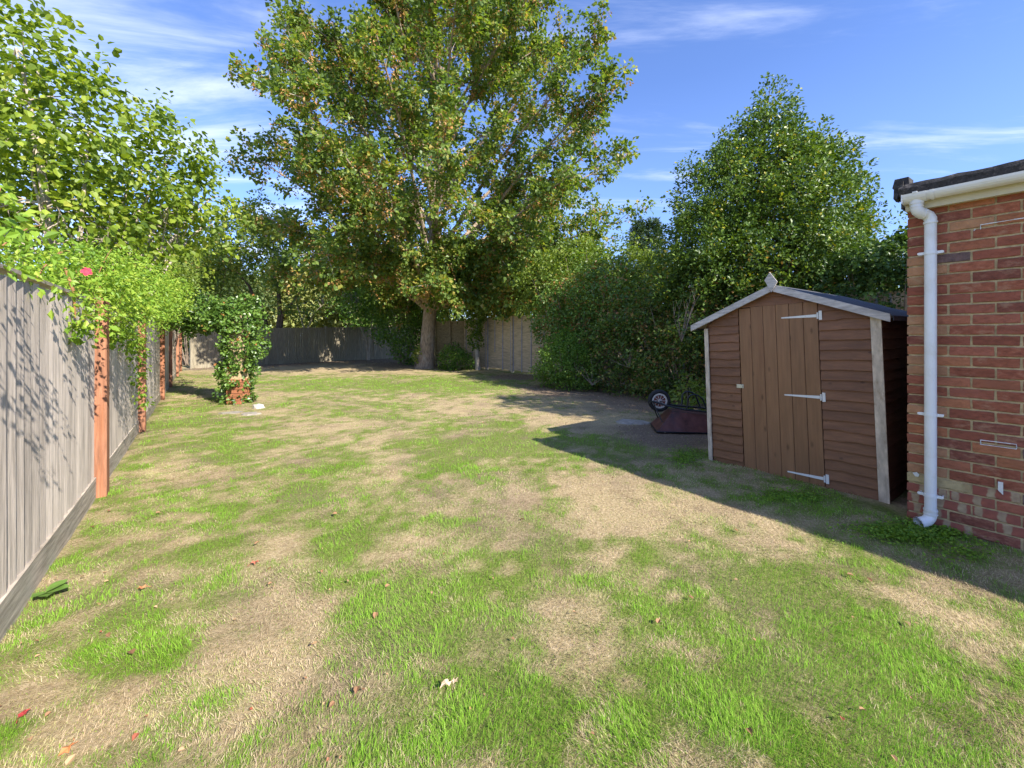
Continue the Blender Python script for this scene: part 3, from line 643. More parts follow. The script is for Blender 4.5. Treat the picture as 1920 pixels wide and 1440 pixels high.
    mb = MB(); mb.box((AX+.04, y0+.4, AZ-.02), (AX+.05, y0+.41, AZ-.01)); 
    # finial
    mb = MB(); mb.prism([(AX+.004, AZ-.07), (AX+.062, AZ+.03), (AX-.004, AZ+.135), (AX-.055, AZ+.06)], y0-.024, y0-.0135); mb.build('finial', M['barge'], t)
    return t
shed()

# ------------------------------------------------------------------ left fence
def left_fence():
    t = empty('board_fence', (FL0[0], FL0[1], 0), ROT+math.pi+math.radians(.9))   # local x = away along the fence (A), local y = -B (outwards)
    tag(t, 'long grey weathered board fence with orange posts along the left', 'fence')
    rg = random.Random(21)
    posts = [-.05, 3.0, 6.85, 9.7, 13.6, 16.2]
    tops = [(-3.9, 1.77), (-.3, 1.73), (2.75, 1.74), (6.8, 1.78), (9.7, 1.82), (13.6, 1.84), (16.3, 1.84)]
    def top(x):
        for (a_, b_), (c, d) in zip(tops, tops[1:]):
            if x <= c: return b_+(d-b_)*(x-a_)/(c-a_)
        return tops[-1][1]
    vs = []
    for k in range(5):
        mb = MB(); n = 4; v = []; f = []; rr = random.Random(k); cr = .003
        for i in range(n+1):
            z = i/n; j = rr.uniform(-.002, .002)
            v += [(j, 0, z), (j, .012-.004, z), (.150+j, .004, z), (.150+j, -.0, z)]
        v = [(p[0], -p[1]*1.0, p[2]) for p in v]
        v = []
        for i in range(n+1):
            z = i/n; j = rr.uniform(-.0025, .0025); b_ = rr.uniform(-.0008, .0008)
            # y negative is outwards from the garden; garden side is local -y here
            v += [(j, -.000+b_, z), (.004+j, -.003+b_, z), (.126+j, -.0195+b_, z), (.132+j, .000+b_, z)]
        for i in range(n):
            for q in range(3): a_ = i*4+q; f.append((a_, a_+4, a_+5, a_+1)[::-1])
            a_ = i*4; f.append((a_, a_+3, a_+7, a_+4)[::-1])
        f.append((0, 1, 2, 3)); f.append((n*4+3, n*4+2, n*4+1, n*4)); mb.add(v, [q[::-1] for q in f]); vs.append(mb.mesh('board', M['fence']))
    x = -3.9
    while x < 16.1:
        if not any(-.03 < x-p_ < .04 for p_ in posts):
            zt = top(x)-.035; zb = .17
            if abs(x+.12) < .07: zb = .30
            link('board', vs[rg.randrange(5)], t, (x, -.006+rg.uniform(-.0025, .0025), zb+rg.uniform(-.012, .012)), (rg.uniform(-.004, .004), rg.uniform(-.007, .007), rg.uniform(-.012, .012)), (1, 1, zt-zb+rg.uniform(-.006, .006)))
        x += .125
    for a_, b_ in zip([-3.9]+posts, posts+[16.3]):
        mb = MB(); mb.box((a_+.02, -.030, -.05), (b_-.02, -.003, .185 if a_ < 0 else .17), jit=.004); mb.build('gravel_board', M['kick'], t)
        mb = MB(); za, zb = top(a_), top(b_-.1); v = []
        for (xx, zz) in ((a_, za), (b_, zb)): v += [(xx, -.034, zz-.018), (xx, .03, zz-.018), (xx, .03, zz+.002), (xx, 0, zz+.018), (xx, -.034, zz+.002)]
        mb.add(v, [(0, 1, 2, 3, 4), (9, 8, 7, 6, 5)]+[(i, i+5, (i+1) % 5+5, (i+1) % 5) for i in range(5)]); mb.build('capping_rail', M['kick'], t)
        mb = MB()
        for zz in (.35, 1.0, 1.55): mb.box((a_, .014, zz-.04), (b_, .05, zz+.04))
        mb.build('back_rail', M['kick'], t)
    for i, p_ in enumerate(posts):
        mb = MB(); b = .007; w_ = .068; d_ = .10; zt = top(p_)+.02; z0 = -.1
        poly = [(-w_+b, -d_), (w_-b, -d_), (w_, -d_+b), (w_, .05), (-w_, .05), (-w_, -d_+b)]
        v = [(p_+q[0], q[1], z0) for q in poly]+[(p_+q[0]+rg.uniform(-.004, .004), q[1], zt) for q in poly]
        mb.add(v, [(5, 4, 3, 2, 1, 0), (6, 7, 8, 9, 10, 11)]+[(k, (k+1) % 6, (k+1) % 6+6, k+6) for k in range(6)])
        mb.build('fence_post', M['postorange'], t)
    return t
left_fence()

# ------------------------------------------------------------------ back fence (dark boards) and right fence (pale lap panels)
def run_fence(name, label, p0, p1, h0, h1, pitch, m, gate=None):
    p0 = np.array(p0, float); p1 = np.array(p1, float); L = float(np.hypot(*(p1-p0))); an = math.atan2(p1[1]-p0[1], p1[0]-p0[0])
    t = empty(name, (p0[0], p0[1], 0), an); tag(t, label, 'fence'); return t, L
def back_fence():
    t, L = run_fence('back_fence', 'low shaded dark board fence across the end of the garden', (-14.0, 18.1), (-6.6, 28.0), 0, 0, 0, None)
    mb = MB(); x = 0; rg = random.Random(2); H0 = lambda x: 1.72+.36*x/L
    while x < L: mb.add([(x, 0, .1), (x+.005, -.016, .1), (x+.118, -.006, .1), (x+.12, 0, .1), (x, 0, H0(x)), (x+.005, -.016, H0(x)), (x+.118, -.006, H0(x)), (x+.12, 0, H0(x))], [(0, 1, 5, 4), (1, 2, 6, 5), (2, 3, 7, 6), (3, 0, 4, 7), (4, 5, 6, 7)]); x += .12+rg.uniform(0, .004)
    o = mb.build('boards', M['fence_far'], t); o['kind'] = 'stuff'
    for k in range(5):
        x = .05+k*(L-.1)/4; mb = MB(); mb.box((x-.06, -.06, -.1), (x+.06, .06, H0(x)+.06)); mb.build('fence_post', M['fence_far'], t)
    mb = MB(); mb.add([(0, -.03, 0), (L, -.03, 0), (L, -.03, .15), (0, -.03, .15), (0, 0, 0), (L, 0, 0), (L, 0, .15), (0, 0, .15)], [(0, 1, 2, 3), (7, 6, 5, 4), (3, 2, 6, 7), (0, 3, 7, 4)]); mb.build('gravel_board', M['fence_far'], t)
back_fence()
def right_fence():
    p0 = np.array((-2.15, 19.3)); p1 = np.array((7.6, 5.8)); L = float(np.hypot(*(p1-p0))); an = math.atan2(p1[1]-p0[1], p1[0]-p0[0])
    t = empty('lap_fence', (p0[0], p0[1], 0), an); tag(t, 'pale lapped panel fence with grey battens between maple and hedge', 'fence')
    Hh = 2.16; n = int(L/1.83); pw = L/n
    for k in range(n):
        x0 = k*pw+.06; x1 = (k+1)*pw-.05; mb = MB(); z = .08; i = 0; rg = random.Random(k)
        while z < Hh-.04:
            sg = 6; v = []; f = []
            for s_ in range(sg+1):
                xx = x0+(x1-x0)*s_/sg; wv = rg.uniform(-.006, .006); v += [(xx, -.012, z+wv), (xx, .0, z+.11), (xx, .006, z+.0)]
            for s_ in range(sg): a_ = s_*3; f += [(a_, a_+3, a_+4, a_+1), (a_, a_+2, a_+5, a_+3), (a_+1, a_+4, a_+5, a_+2)]
            mb.add(v, f); z += .095
        o = mb.build('lap_slats', M['lap'], t); o['kind'] = 'stuff'
        for q in (.02, .33, .66, .98):
            mb = MB(); xx = x0+(x1-x0)*q; zz = (.75 if (q == .33 and k == 1) else .05); mb.box((xx-.018, -.032, zz), (xx+.018, -.0125, Hh)); mb.build('batten', M['batten'], t)
    for k in range(n+1):
        mb = MB(); x = k*pw; mb.box((x-.045, -.05, -.1), (x+.045, .05, Hh+.05)); mb.build('fence_post', M['lap'], t)
    mb = MB(); mb.box((0, -.022, Hh-.0), (L, .02, Hh+.03)); mb.build('capping_rail', M['lap'], t)
right_fence()
def brown_panel():
    a_ = P(818, 640, 20.6); b_ = P(874, 640, 19.6); L = float(np.hypot(b_[0]-a_[0], b_[1]-a_[1])); an = math.atan2(b_[1]-a_[1], b_[0]-a_[0])
    t = empty('brown_fence_panel', (a_[0], a_[1], 0), an); tag(t, 'brown fence panel with cross frame just behind the maple trunk', 'fence panel')
    Hh = 2.15
    for i in range(10):
        mb = MB(); mb.box((i*L/10+.003, 0, .05), ((i+1)*L/10-.003, .02, Hh)); mb.build('board', M['brownpanel'], t)
    for z in (.1, .95, 1.5, Hh-.05):
        mb = MB(); mb.box((0, -.04, z-.04), (L, -.002, z+.04)); mb.build('rail', M['brownpanel'], t)
    for x in (0, L/2, L):
        mb = MB(); mb.box((x-.04, -.075, 0), (x+.04, -.042, Hh+.05)); mb.build('fence_post', M['brownpanel'], t)
brown_panel()

# ------------------------------------------------------------------ big maple
def maple():
    bx, by = -3.83, 18.4
    t = empty('maple_tree', (bx, by, 0)); tag(t, 'huge spreading maple with tan seed clusters in the middle of the garden', 'tree')
    rg = np.random.default_rng(5)
    zk = [2.4, 3.2, 4.2, 6, 8, 9.5, 11.5, 13.5, 15.5, 17.2, 18.5]; rk = [3.0, 5.4, 7.6, 8.6, 8.8, 8.6, 8.1, 6.9, 5.1, 3.0, .5]
    env = lambda z: np.interp(z, zk, rk)*.90
    tr = MB(); axis_ = [(0, 0, -.1), (.02, 0, .15), (.06, .02, .6), (.12, .0, 1.6), (.22, .05, 2.8), (.3, .1, 4.2), (.35, .1, 6.5), (.5, .1, 9), (.6, 0, 12), (.7, 0, 15.5)]
    tr.tube(axis_, [.50, .40, .335, .30, .285, .26, .21, .15, .09, .03], 14)
    axp = np.array(axis_); ax_at = lambda z: np.array([np.interp(z, axp[:, 2], axp[:, i]) for i in range(3)])
    ends = []
    nl = 74
    for i in range(nl):
        ph = i*2.39996+rg.normal(0, .15); zf = (i+.5)/nl; ze = 3.0+zf*14.6+rg.normal(0, .3)
        r = float(env(ze))*(.86+.2*rg.random())
        ze = max(2.7, ze)
        e = np.array((math.cos(ph)*r+.75, math.sin(ph)*r*.88, ze)); z0 = max(2.5, ze-r*(.75+.25*rg.random())); z0 = min(z0, 12.5)
        if ze < 5: z0 = rg.uniform(2.5, 4.2)
        a_ = ax_at(z0); m_ = a_*.55+e*.45+np.array((0, 0, (1.0 if ze > 5 else 1.6)))
        m_ = np.array((a_[0]*.62+e[0]*.38, a_[1]*.62+e[1]*.38, z0*.42+ze*.58+.25))
        q = bezier(a_, m_, e, 9); r0 = .03+.012*r
        tr.tube(q, [r0*(1-.85*j/8) for j in range(9)], 6, cap=False); ends.append(q)
    cen, dirs = [], []
    tw = MB()
    for q in ends:
        for s_ in range(26):
            u = .40+.60*rg.random()**.85; k = u*8; i = min(int(k), 7); p = q[i]+(q[i+1]-q[i])*(k-i); tg = unit(q[i+1]-q[i])
            d = tg+rg.normal(0, .62, 3); d[2] += .12; d = unit(d); ln = (.6+1.2*rg.random())*(1.25-.55*u)
            c1 = p+d*ln; c1[2] -= .05*ln
            if s_ < 14: tw.tube([p, p+d*ln*.5+np.array((0, 0, .03)), c1], [.014, .010, .004], 4, cap=False)
            for w_ in (.45, .75, 1.0):
                cen.append(p+(c1-p)*w_); dd = d+rg.normal(0, .4, 3); dirs.append(dd)
    # fringe of low hanging sprays round trunk top and to the right
    lo = [lobe_px(800, 505, 17.3, .9, .8, .7), lobe_px(740, 520, 16.8, 1.1, .9, .5), lobe_px(880, 540, 16.8, 1.2, 1, .6), lobe_px(960, 560, 16.0, 1.0, .9, .45), lobe_px(860, 480, 16.6, 1.4, 1, .6), lobe_px(940, 500, 16.2, 1.3, 1, .6), lobe_px(1010, 520, 16, .9, 1, .6), lobe_px(700, 470, 17, 1.3, 1, .5)]
    lp, lu = lobes_points(lo, 420, 8, .3); lp = lp-np.array((bx, by, 0))
    cen = np.concatenate([np.array(cen), lp]); dirs = np.concatenate([np.array(dirs), lu+np.array((0, 0, .2))])
    ok = cen[:, 2] > 2.1; cen, dirs = cen[ok], dirs[ok]
    tr.build('trunk', M['bark'], t); tw.build('twigs', M['palewood'], t)
    foliage('crown', 'maple', t, spray_leaves(cen, dirs, 27, .42, .17, .145, .85, .25, .75, 4, .46, .2, 3))
    pick = rg.random(len(cen)) < .62; cs = cen[pick]+rg.normal(0, .12, (pick.sum(), 3)); ds = np.tile(np.array((0, 0, -1.0)), (len(cs), 1))+rg.normal(0, .25, (len(cs), 3))
    foliage('seed_clusters', 'seed', t, spray_leaves(cs, ds, 15, .30, .08, .10, .42, .1, .0, 4, .5, .25, 4))
maple()

# ------------------------------------------------------------------ hazel behind the left fence
def hazel():
    b = np.array((-6.35, 6.1, 0)); t = empty('hazel_tree', tuple(b)); tag(t, 'broad leaved bright green tree leaning over the left fence', 'tree')
    lobes = [lobe_px(45, 190, 6.0, 1.05, 1.2, 1.05), lobe_px(60, 330, 5.9, 1.2, 1.2, 1.0), lobe_px(165, 250, 6.6, 1.05, 1.2, 1.1), lobe_px(250, 320, 7.3, 1.0, 1.2, .95), lobe_px(330, 370, 8.0, .8, 1, .75), lobe_px(200, 400, 6.9, 1.15, 1.2, .8),
             lobe_px(-40, 300, 6.6, 1.2, 1.2, 1.4), lobe_px(90, 420, 6.2, 1.1, 1.1, .6), lobe_px(300, 430, 7.8, 1.0, 1.1, .65), lobe_px(395, 372, 8.6, .45, .5, .3), lobe_px(385, 420, 8.8, .5, .6, .3), lobe_px(-120, 150, 7.2, 1.4, 1.2, 1.4), lobe_px(30, 90, 6.3, .45, .6, .5), lobe_px(330, 280, 8, .35, .4, .4)]
    p, u = lobes_points(lobes, 900, 31, .35, .2); off = b
    d = u*.8+np.array((.12, .1, .35))
    mb = MB(); rg = random.Random(4)
    starts = [np.array((rg.uniform(-.3, .3), rg.uniform(-.3, .3), 0)) for _ in range(7)]
    for s_, (lb) in zip(starts*2, lobes):
        e = np.array(lb[:3])-off; m_ = np.array((e[0]*.35, e[1]*.35, e[2]*.62)); q = bezier(s_, m_, e, 9); mb.tube(q, [.055*(1-.75*j/8) for j in range(9)], 7)
        for i in range(13):
            k = rg.randrange(3, 9); tgt = None
            dd = ((p-off-q[k])**2).sum(1); near = np.argsort(dd)[:60]; tgt = p[near[rg.randrange(60)]]-off
            mb.tube(bezier(q[k], (q[k]+tgt)/2+np.array((0, 0, .15)), tgt, 4), [.014, .011, .008, .004], 4, cap=False)
    mb.build('trunk', M['palewood'], t)
    foliage('crown', 'hazel', t, spray_leaves(p-off, d, 15, .42, .11, .092, .82, .35, .75, 6, .47, .2, 6, fold=.16))
hazel()

# ------------------------------------------------------------------ flowering vine on the fence
def vine():
    fl = lambda s, off, z: (*(FL0+A2*s+B2*off), z)
    t = empty('climbing_vine', (*FL0, 0)); tag(t, 'yellow green climbing vine with one pink flower spilling over the fence', 'vine')
    lobes = []
    for s, off, z, rx, rz in ((-1.8, -.60, 1.78, .30, .14), (-1.2, -.50, 1.84, .34, .17), (-.7, -.34, 1.90, .34, .20), (-.25, -.22, 1.92, .34, .22), (.2, -.12, 1.95, .38, .25), (.8, -.1, 2.0, .45, .30), (1.5, -.1, 2.0, .5, .32), (2.3, -.1, 2.05, .55, .36), (3.2, -.15, 2.1, .6, .4), (4.3, -.2, 2.15, .7, .45), (5.5, -.3, 2.2, .8, .5), (6.8, -.4, 2.2, .8, .5), (8.2, -.5, 2.3, .9, .6),
                              (-.05, .12, 1.74, .20, .13), (.35, .14, 1.72, .22, .13), (.95, .12, 1.68, .24, .12), (-.75, .10, 1.72, .12, .08), (-1.15, .05, 1.83, .13, .06), (-.45, .10, 1.80, .18, .09), (-.15, .14, 1.76, .18, .10), (-1.6, .03, 1.86, .10, .05)):
        lobes.append((*fl(s, off, z), rx, rx, rz))
    # strands overhanging nearer the camera, outside the frame
    for s, off, z in ((-2.8, .07, 1.84), (-3.15, .08, 1.88), (-2.45, .03, 1.84)): lobes.append((*fl(s, off, z), .13, .13, .10))
    p, u = lobes_points(lobes, 1750, 77, .3, .2); off = np.array((*FL0, 0)); d = u*.6+np.array((.15, 0, .15))
    # pinnate sprays
    foliage('foliage', 'vine', t, spray_leaves(p-off, d, 22, .22, .05, .040, .55, .5, .7, 4, .5, .22, 9))
    rg = np.random.default_rng(3)
    for s, z0, dz in ((-.95, 1.66, .18), (.12, 1.65, .25), (.55, 1.66, .2), (1.2, 1.6, .3), (2.0, 1.5, .6), (2.15, 1.0, .5), (1.75, 1.5, .3)):
        hang = np.array([np.array(fl(s+rg.normal(0, .05), .09+rg.normal(0, .03), z0-dz*k/7))-off for k in range(7)])
        sm_ = MB(); sm_.tube([hang[0]+np.array((-.05, 0, .1))]+list(hang), .0022, 4, cap=False); h_ = sm_.build('hanging_shoot', M['stem'], t)
        foliage('leaves', 'vine', h_, spray_leaves(hang, np.tile(np.array((.1, 0, -1.0)), (7, 1)), 12, .12, .045, .06, .55, .3, .5, 4, .5, .2, 10))
    mb = MB(); rg = random.Random(6)
    for i in range(40):
        s = rg.uniform(-2.6, 5); a_ = np.array(fl(s, -.1, 1.75))-off; e = np.array(fl(s+rg.uniform(-.5, .5), rg.uniform(-.3, .15), 1.9+rg.uniform(0, .4)))-off
        mb.tube(bezier(a_, (a_+e)/2+np.array((0, 0, .12)), e, 5), [.006, .005, .004, .003, .002], 4, cap=False)
    mb.tube([Vector(fl(-.98, .02, 1.9))-Vector(off), Vector(fl(-.95, .055, 1.74))-Vector(off), Vector(fl(-.93, .06, 1.55))-Vector(off)], [.011, .010, .004], 6)
    mb.build('stems', M['stem'], t)['kind'] = 'stuff'
    # trumpet flower: five spread petals round a dark throat
    c = Vector(P(162, 509, 2.95))-Vector(off); ax = Vector((.75, -.6, .25)).normalized(); u1 = ax.orthogonal().normalized(); u2 = ax.cross(u1)
    fm = solid('pink_petal', (.62, .05, .09), .5, .1, 30); fd = solid('dark_red_throat', (.35, .01, .03), .6, .1, 30)
    mb = MB(); mb.tube([c-ax*.05, c-ax*.02, c], [.006, .011, .017], 10, 1, cap=False)
    for k in range(5):
        a_ = 2*math.pi*k/5; e = u1*math.cos(a_)+u2*math.sin(a_); sd = ax.cross(e); mb.add([c+e*.006, c+e*.016+sd*.014+ax*.006, c+e*.029+sd*.011+ax*.001, c+e*.032-ax*.003, c+e*.029-sd*.011+ax*.001, c+e*.016-sd*.014+ax*.006], [(0, 1, 2, 3, 4, 5)], 0)
    mb.tube([c, c+ax*.0015], .014, 10, 1); mb.build('flower', [fm, fd], t)
vine()

# ------------------------------------------------------------------ ivy clad pillar
def ivy_pillar():
    b = G(447, 756); t = empty('ivy_pillar', (b[0], b[1], 0)); tag(t, 'old brick pillar wrapped in green ivy standing on the lawn', 'ivy pillar')
    mb = MB(); rg = random.Random(2); mb.box((-.13, -.13, 0), (.13, .13, 1.85)); mb.build('core', M['mortar'], t)
    n = 0
    for r in range(24):
        z = r*.075; o_ = .1125 if r % 2 else 0
        for s_ in (-1, 1):
            for q in ((0, 1) if r < 7 else ()):
                mb = MB(); x0 = -.155+q*.157; mb.box((x0, -.150 if s_ < 0 else .134, z+.005), (x0+.15, -.134 if s_ < 0 else .150, z+.068), jit=.003); mb.build('brick', M['brick4'], t)
                mb = MB(); mb.box((-.150 if s_ < 0 else .134, x0, z+.005), (-.134 if s_ < 0 else .150, x0+.15, z+.068), jit=.003); mb.build('brick', M['brick4'], t)
    off = np.array((b[0], b[1], 0)); lobes = []
    for px, py, r, rz in ((448, 735, .30, .20), (446, 700, .38, .28), (450, 665, .40, .28), (455, 635, .46, .28), (448, 600, .46, .30), (425, 590, .42, .28), (460, 580, .32, .22)): lobes.append(lobe_px(px, py, 8.85, r*.76, r*.74, rz))
    for px, py, d, r in ((395, 590, 9.1, .34), (368, 592, 9.35, .34), (345, 588, 9.6, .36), (375, 570, 9.3, .25)): lobes.append(lobe_px(px, py, d, r, r, r*.8))
    p, u = lobes_points(lobes, 820, 55, .55, .34); d_ = u*.5+np.array((0, 0, -.1))
    foliage('ivy', 'ivy', t, spray_leaves(p-off, d_, 13, .14, .06, .065, .9, .3, .45, 4, .46, .19, 12))
    # stones lying round its foot
    def stone(name, x, y, r, rz, m, lab, seed):
        rg2 = random.Random(seed); mb = MB(); n_ = 9; v = [(0, 0, rz)]
        for k in range(n_): a_ = 2*math.pi*k/n_; q = r*rg2.uniform(.55, 1.1); v.append((q*.8*math.cos(a_), q*.6*math.sin(a_), rz*rg2.uniform(.6, .9)))
        for k in range(n_): a_ = 2*math.pi*k/n_; q = r*rg2.uniform(.7, 1.25); v.append((q*math.cos(a_), q*.75*math.sin(a_), -.02))
        mb.add(v, [(0, 1+k, 1+(k+1) % n_) for k in range(n_)]+[(1+k, 1+n_+k, 1+n_+(k+1) % n_, 1+(k+1) % n_) for k in range(n_)])
        o = mb.build(name, m, None, loc=(x, y, 0)); tag(o, lab, 'stone'); return o
    g1 = G(485, 765); stone('stone', g1[0], g1[1], .13, .09, M['whitestone'], 'white rounded stone to the right of the ivy pillar foot', 1)
    g1 = G(470, 777); stone('concrete_slab', g1[0], g1[1], .22, .035, M['stone'], 'broken pale concrete slab in front of the ivy pillar', 2)
    g1 = G(437, 774); stone('concrete_slab', g1[0], g1[1], .26, .02, M['stone'], 'flat half buried slab left of centre before the ivy pillar', 3)
    g1 = G(1190, 792); o = stone('paving_stone', g1[0], g1[1], .34, .03, M['stone'], 'flat grey paving stone sunk in the lawn beside the wheelbarrow', 4)
ivy_pillar()

# ------------------------------------------------------------------ wheelbarrow
def wheelbarrow():
    t = empty('wheelbarrow', (2.16, 6.36, 0), math.radians(-9)); tag(t, 'rusty maroon wheelbarrow lying upside down beside the shed', 'wheelbarrow')
    # tray, rim on the ground, hollow underneath
    mb = MB(); rim = [(0, -.30), (.92, -.27), (.92, .27), (0, .30)]; top = [(.25, -.16), (.80, -.15), (.80, .15), (.25, .16)]; h = [.30, .26, .26, .30]
    def ring(pts, zs, o=0): return [(x+(o if x < .4 else -o), y+(o if y < 0 else -o), z) for (x, y), z in zip(pts, zs)]
    v = ring(rim, [.02]*4)+ring(top, h)+ring(rim, [.02]*4, .006)+ring(top, [a-.006 for a in h], .006)
    f = [(i, (i+1) % 4, (i+1) % 4+4, i+4) for i in range(4)]+[(4, 5, 6, 7)]+[(i+8, i+12, (i+1) % 4+12, (i+1) % 4+8) for i in range(4)]+[(15, 14, 13, 12)]+[(i, i+8, (i+1) % 4+8, (i+1) % 4) for i in range(4)]
    mb.add(v, f); tr = mb.build('tray', M['maroon'], t)
    mb = MB(); mb.tube([(x, y, .022) for x, y in rim]+[(0, -.30, .022)], .011, 8); mb.build('rim_bead', M['blackpaint'], tr)
    mb = MB(); q = [(.262, -.13), (.262, .13)]; mb.add([(.10, -.19, .150), (.20, -.10, .262), (.22, .10, .282), (.10, .15, .155)], [(0, 1, 2, 3)]); 
    # frame
    mb = MB()
    for s in (-1, 1):
        mb.tube([(-.02, s*.07, .435), (.18, s*.10, .375), (.42, s*.15, .335), (.75, s*.19, .31), (1.0, s*.24, .26), (1.45, s*.28, .12)], .014, 8)
    mb.tube([(-.02, -.07, .435), (-.06, -.06, .40), (-.06, .06, .40), (-.02, .07, .435)], .012, 8)
    mb.build('frame', M['blackpaint'], t)
    for s in (-1, 1):
        mb = MB(); mb.tube([(.42, s*.155, .33), (.455, s*.16, .37), (.46, s*.165, .50), (.49, s*.168, .545), (.54, s*.17, .56), (.60, s*.17, .548), (.66, s*.18, .50), (.73, s*.19, .32)], .013, 8); mb.build('leg', M['blackpaint'], t)
        mb = MB(); mb.tube([(-.02, s*.07, .435), (.03, s*.12, .30), (.10, s*.18, .14)], .009, 6); mb.build('brace', M['blackpaint'], t)
    # wheel: axis across the barrow, tilted as in the picture
    wc = Vector((.085, 0, .435)); w = empty('wheel', wc, 0); w.parent = t; w.rotation_euler = (0, 0, math.radians(6))
    mb = MB(); n = 36; prof = [(.112, -.030), (.135, -.040), (.158, -.032), (.168, -.012), (.168, .012), (.158, .032), (.135, .040), (.112, .030)]; v = []; f = []
    for i in range(n):
        a_ = 2*math.pi*i/n; k = .002 if i % 2 else 0
        for r, y in prof: rr = r+(k if r > .15 else 0); v.append((rr*math.cos(a_), y, rr*math.sin(a_)))
    m_ = len(prof)
    for i in range(n):
        for j in range(m_): a_ = i*m_+j; b_ = i*m_+(j+1) % m_; c = ((i+1) % n)*m_+j; d_ = ((i+1) % n)*m_+(j+1) % m_; f.append((a_, b_, d_, c))
    mb.add(v, f, 0, True); mb.build('tyre', M['rubber'], w)
    mb = MB(); v = []; f = []; prof = [(.090, -.032), (.113, -.033), (.113, -.0), (.113, .033), (.090, .032)]
    for i in range(n):
        a_ = 2*math.pi*i/n
        for r, y in prof: v.append((r*math.cos(a_), y, r*math.sin(a_)))
    for i in range(n):
        for j in range(5): a_ = i*5+j; b_ = i*5+(j+1) % 5; c = ((i+1) % n)*5+j; d_ = ((i+1) % n)*5+(j+1) % 5; f.append((a_, b_, d_, c))
    mb.add(v, f); mb.tube([(0, -.036, 0), (0, .036, 0)], .024, 12)
    for k in range(10):
        a_ = 2*math.pi*k/10; mb.tube([(.02*math.cos(a_), -.030, .02*math.sin(a_)), (.094*math.cos(a_), -.030, .094*math.sin(a_))], .0045, 5)
    mb.build('rim', M['rim'], w)
    mb = MB(); mb.tube([(0, -.018, 0), (0, .018, 0)], .092, 28); mb.build('wheel_disc', M['rimred'], w)
    mb = MB(); mb.tube([(0, -.10, 0), (0, .10, 0)], .008, 8); mb.build('axle', M['blackpaint'], w)
wheelbarrow()

# ------------------------------------------------------------------ holly and hedges on the right
def holly():
    b = np.array((5.55, 9.2, 0)); t = empty('holly_tree', tuple(b)); tag(t, 'tall conical dark glossy holly tree behind the shed', 'tree')
    lobes = [lobe_px(1455, 205, 9.2, .26, .3, .55), lobe_px(1448, 255, 9.2, .50, .5, .60), lobe_px(1425, 310, 9.2, .85, .9, .75), lobe_px(1492, 335, 9.3, .70, .8, .7), lobe_px(1525, 300, 9.3, .22, .3, .35), lobe_px(1385, 270, 9.2, .22, .3, .35), lobe_px(1375, 385, 9.1, .95, 1.0, .9), lobe_px(1460, 400, 9.0, 1.35, 1.2, 1.1), lobe_px(1550, 360, 9.3, .3, .4, .5), lobe_px(1540, 420, 9.3, .75, .9, .8), lobe_px(1575, 300, 9.4, .15, .2, .3), lobe_px(1320, 470, 9.1, .8, 1.0, .8), lobe_px(1290, 360, 9.1, .2, .3, .45), lobe_px(1430, 490, 8.9, 1.6, 1.3, 1.0), lobe_px(1530, 500, 9.2, .85, 1.1, .7), lobe_px(1592, 440, 9.6, .25, .4, .4), lobe_px(1330, 540, 9.0, 1.0, 1, .8)]
    p, u = lobes_points(lobes, 2300, 41, .5, .38)
    d_ = u*.7+np.array((0, 0, .55))
    mb = MB(); mb.tube([(0, 0, 0), (.02, 0, 2), (0, .05, 4.5), (.03, 0, 6.5)], [.13, .10, .06, .02], 8); rg = random.Random(3)
    for i in rg.sample(range(len(p)), 90):
        e = p[i]-b; z0 = max(.4, e[2]-1.6); s_ = np.array((0, 0, min(z0, 5.6))); mb.tube(bezier(s_, np.array((e[0]*.5, e[1]*.5, (e[2]+z0)/2)), e, 5), [.022, .018, .014, .009, .004], 4, cap=False)
    mb.build('trunk', M['barkdark'], t)
    foliage('crown', 'holly', t, spray_leaves(p-b, d_, 34, .36, .10, .075, .6, .05, .5, 4, .45, .2, 15))
holly()
bush('ivy_hedge', 'dark ivy covered mass between the shed roof and garage corner', 'ivy', [lobe_px(1640, 505, 7.6, .75, .8, .5), lobe_px(1700, 495, 7.4, .7, .8, .5), lobe_px(1610, 540, 7.8, .8, .8, .6), lobe_px(1690, 560, 7.4, .8, .8, .7), lobe_px(1760, 480, 7.4, .7, .8, .6), (6.9, 7.8, .9, 1.1, 1, 1)], 1100, 16, .075, 'ivydark', 51, ln=.18, rad=.08, aspect=.8, up=.5, droop=.5, tint=.5)
bush('bramble_hedge', 'tangled dark bramble hedge between the wheelbarrow and the holly', 'hedge',
     [(4.25, 8.9, 1.2, 1.0, .9, 1.2), (3.7, 9.2, .6, .85, .7, .7), (4.9, 8.6, 1.6, 1.1, 1, 1.3), (3.5, 10.1, 1.3, 1.1, 1, 1.3), (4.3, 9.8, 2.0, 1.1, 1, .9), (2.7, 10.6, .9, .8, .7, .9), (5.6, 8.0, 1.1, 1.1, 1, 1.1), (3.0, 9.7, .4, .5, .4, .45)], 2100, 15, .075, 'bramble', 61, ln=.3, rad=.10, inner=.6, tint=.6, stems=60, lumps=.34, sd=.26)
bush('ivy_mound', 'dark ivy mound hanging over the pale lap fence', 'ivy',
     [(1.9, 12.6, 2.35, 1.0, 1, .9), (2.7, 11.7, 2.5, 1.0, 1, .9), (1.35, 12.9, 1.9, .65, .7, .9), (1.9, 12.2, 1.5, .8, .7, .8), (3.1, 11.2, 1.8, .8, .9, .9)], 1400, 15, .075, 'ivy', 62, ln=.2, rad=.09, inner=.6, tint=.72, droop=.4, lumps=.34)
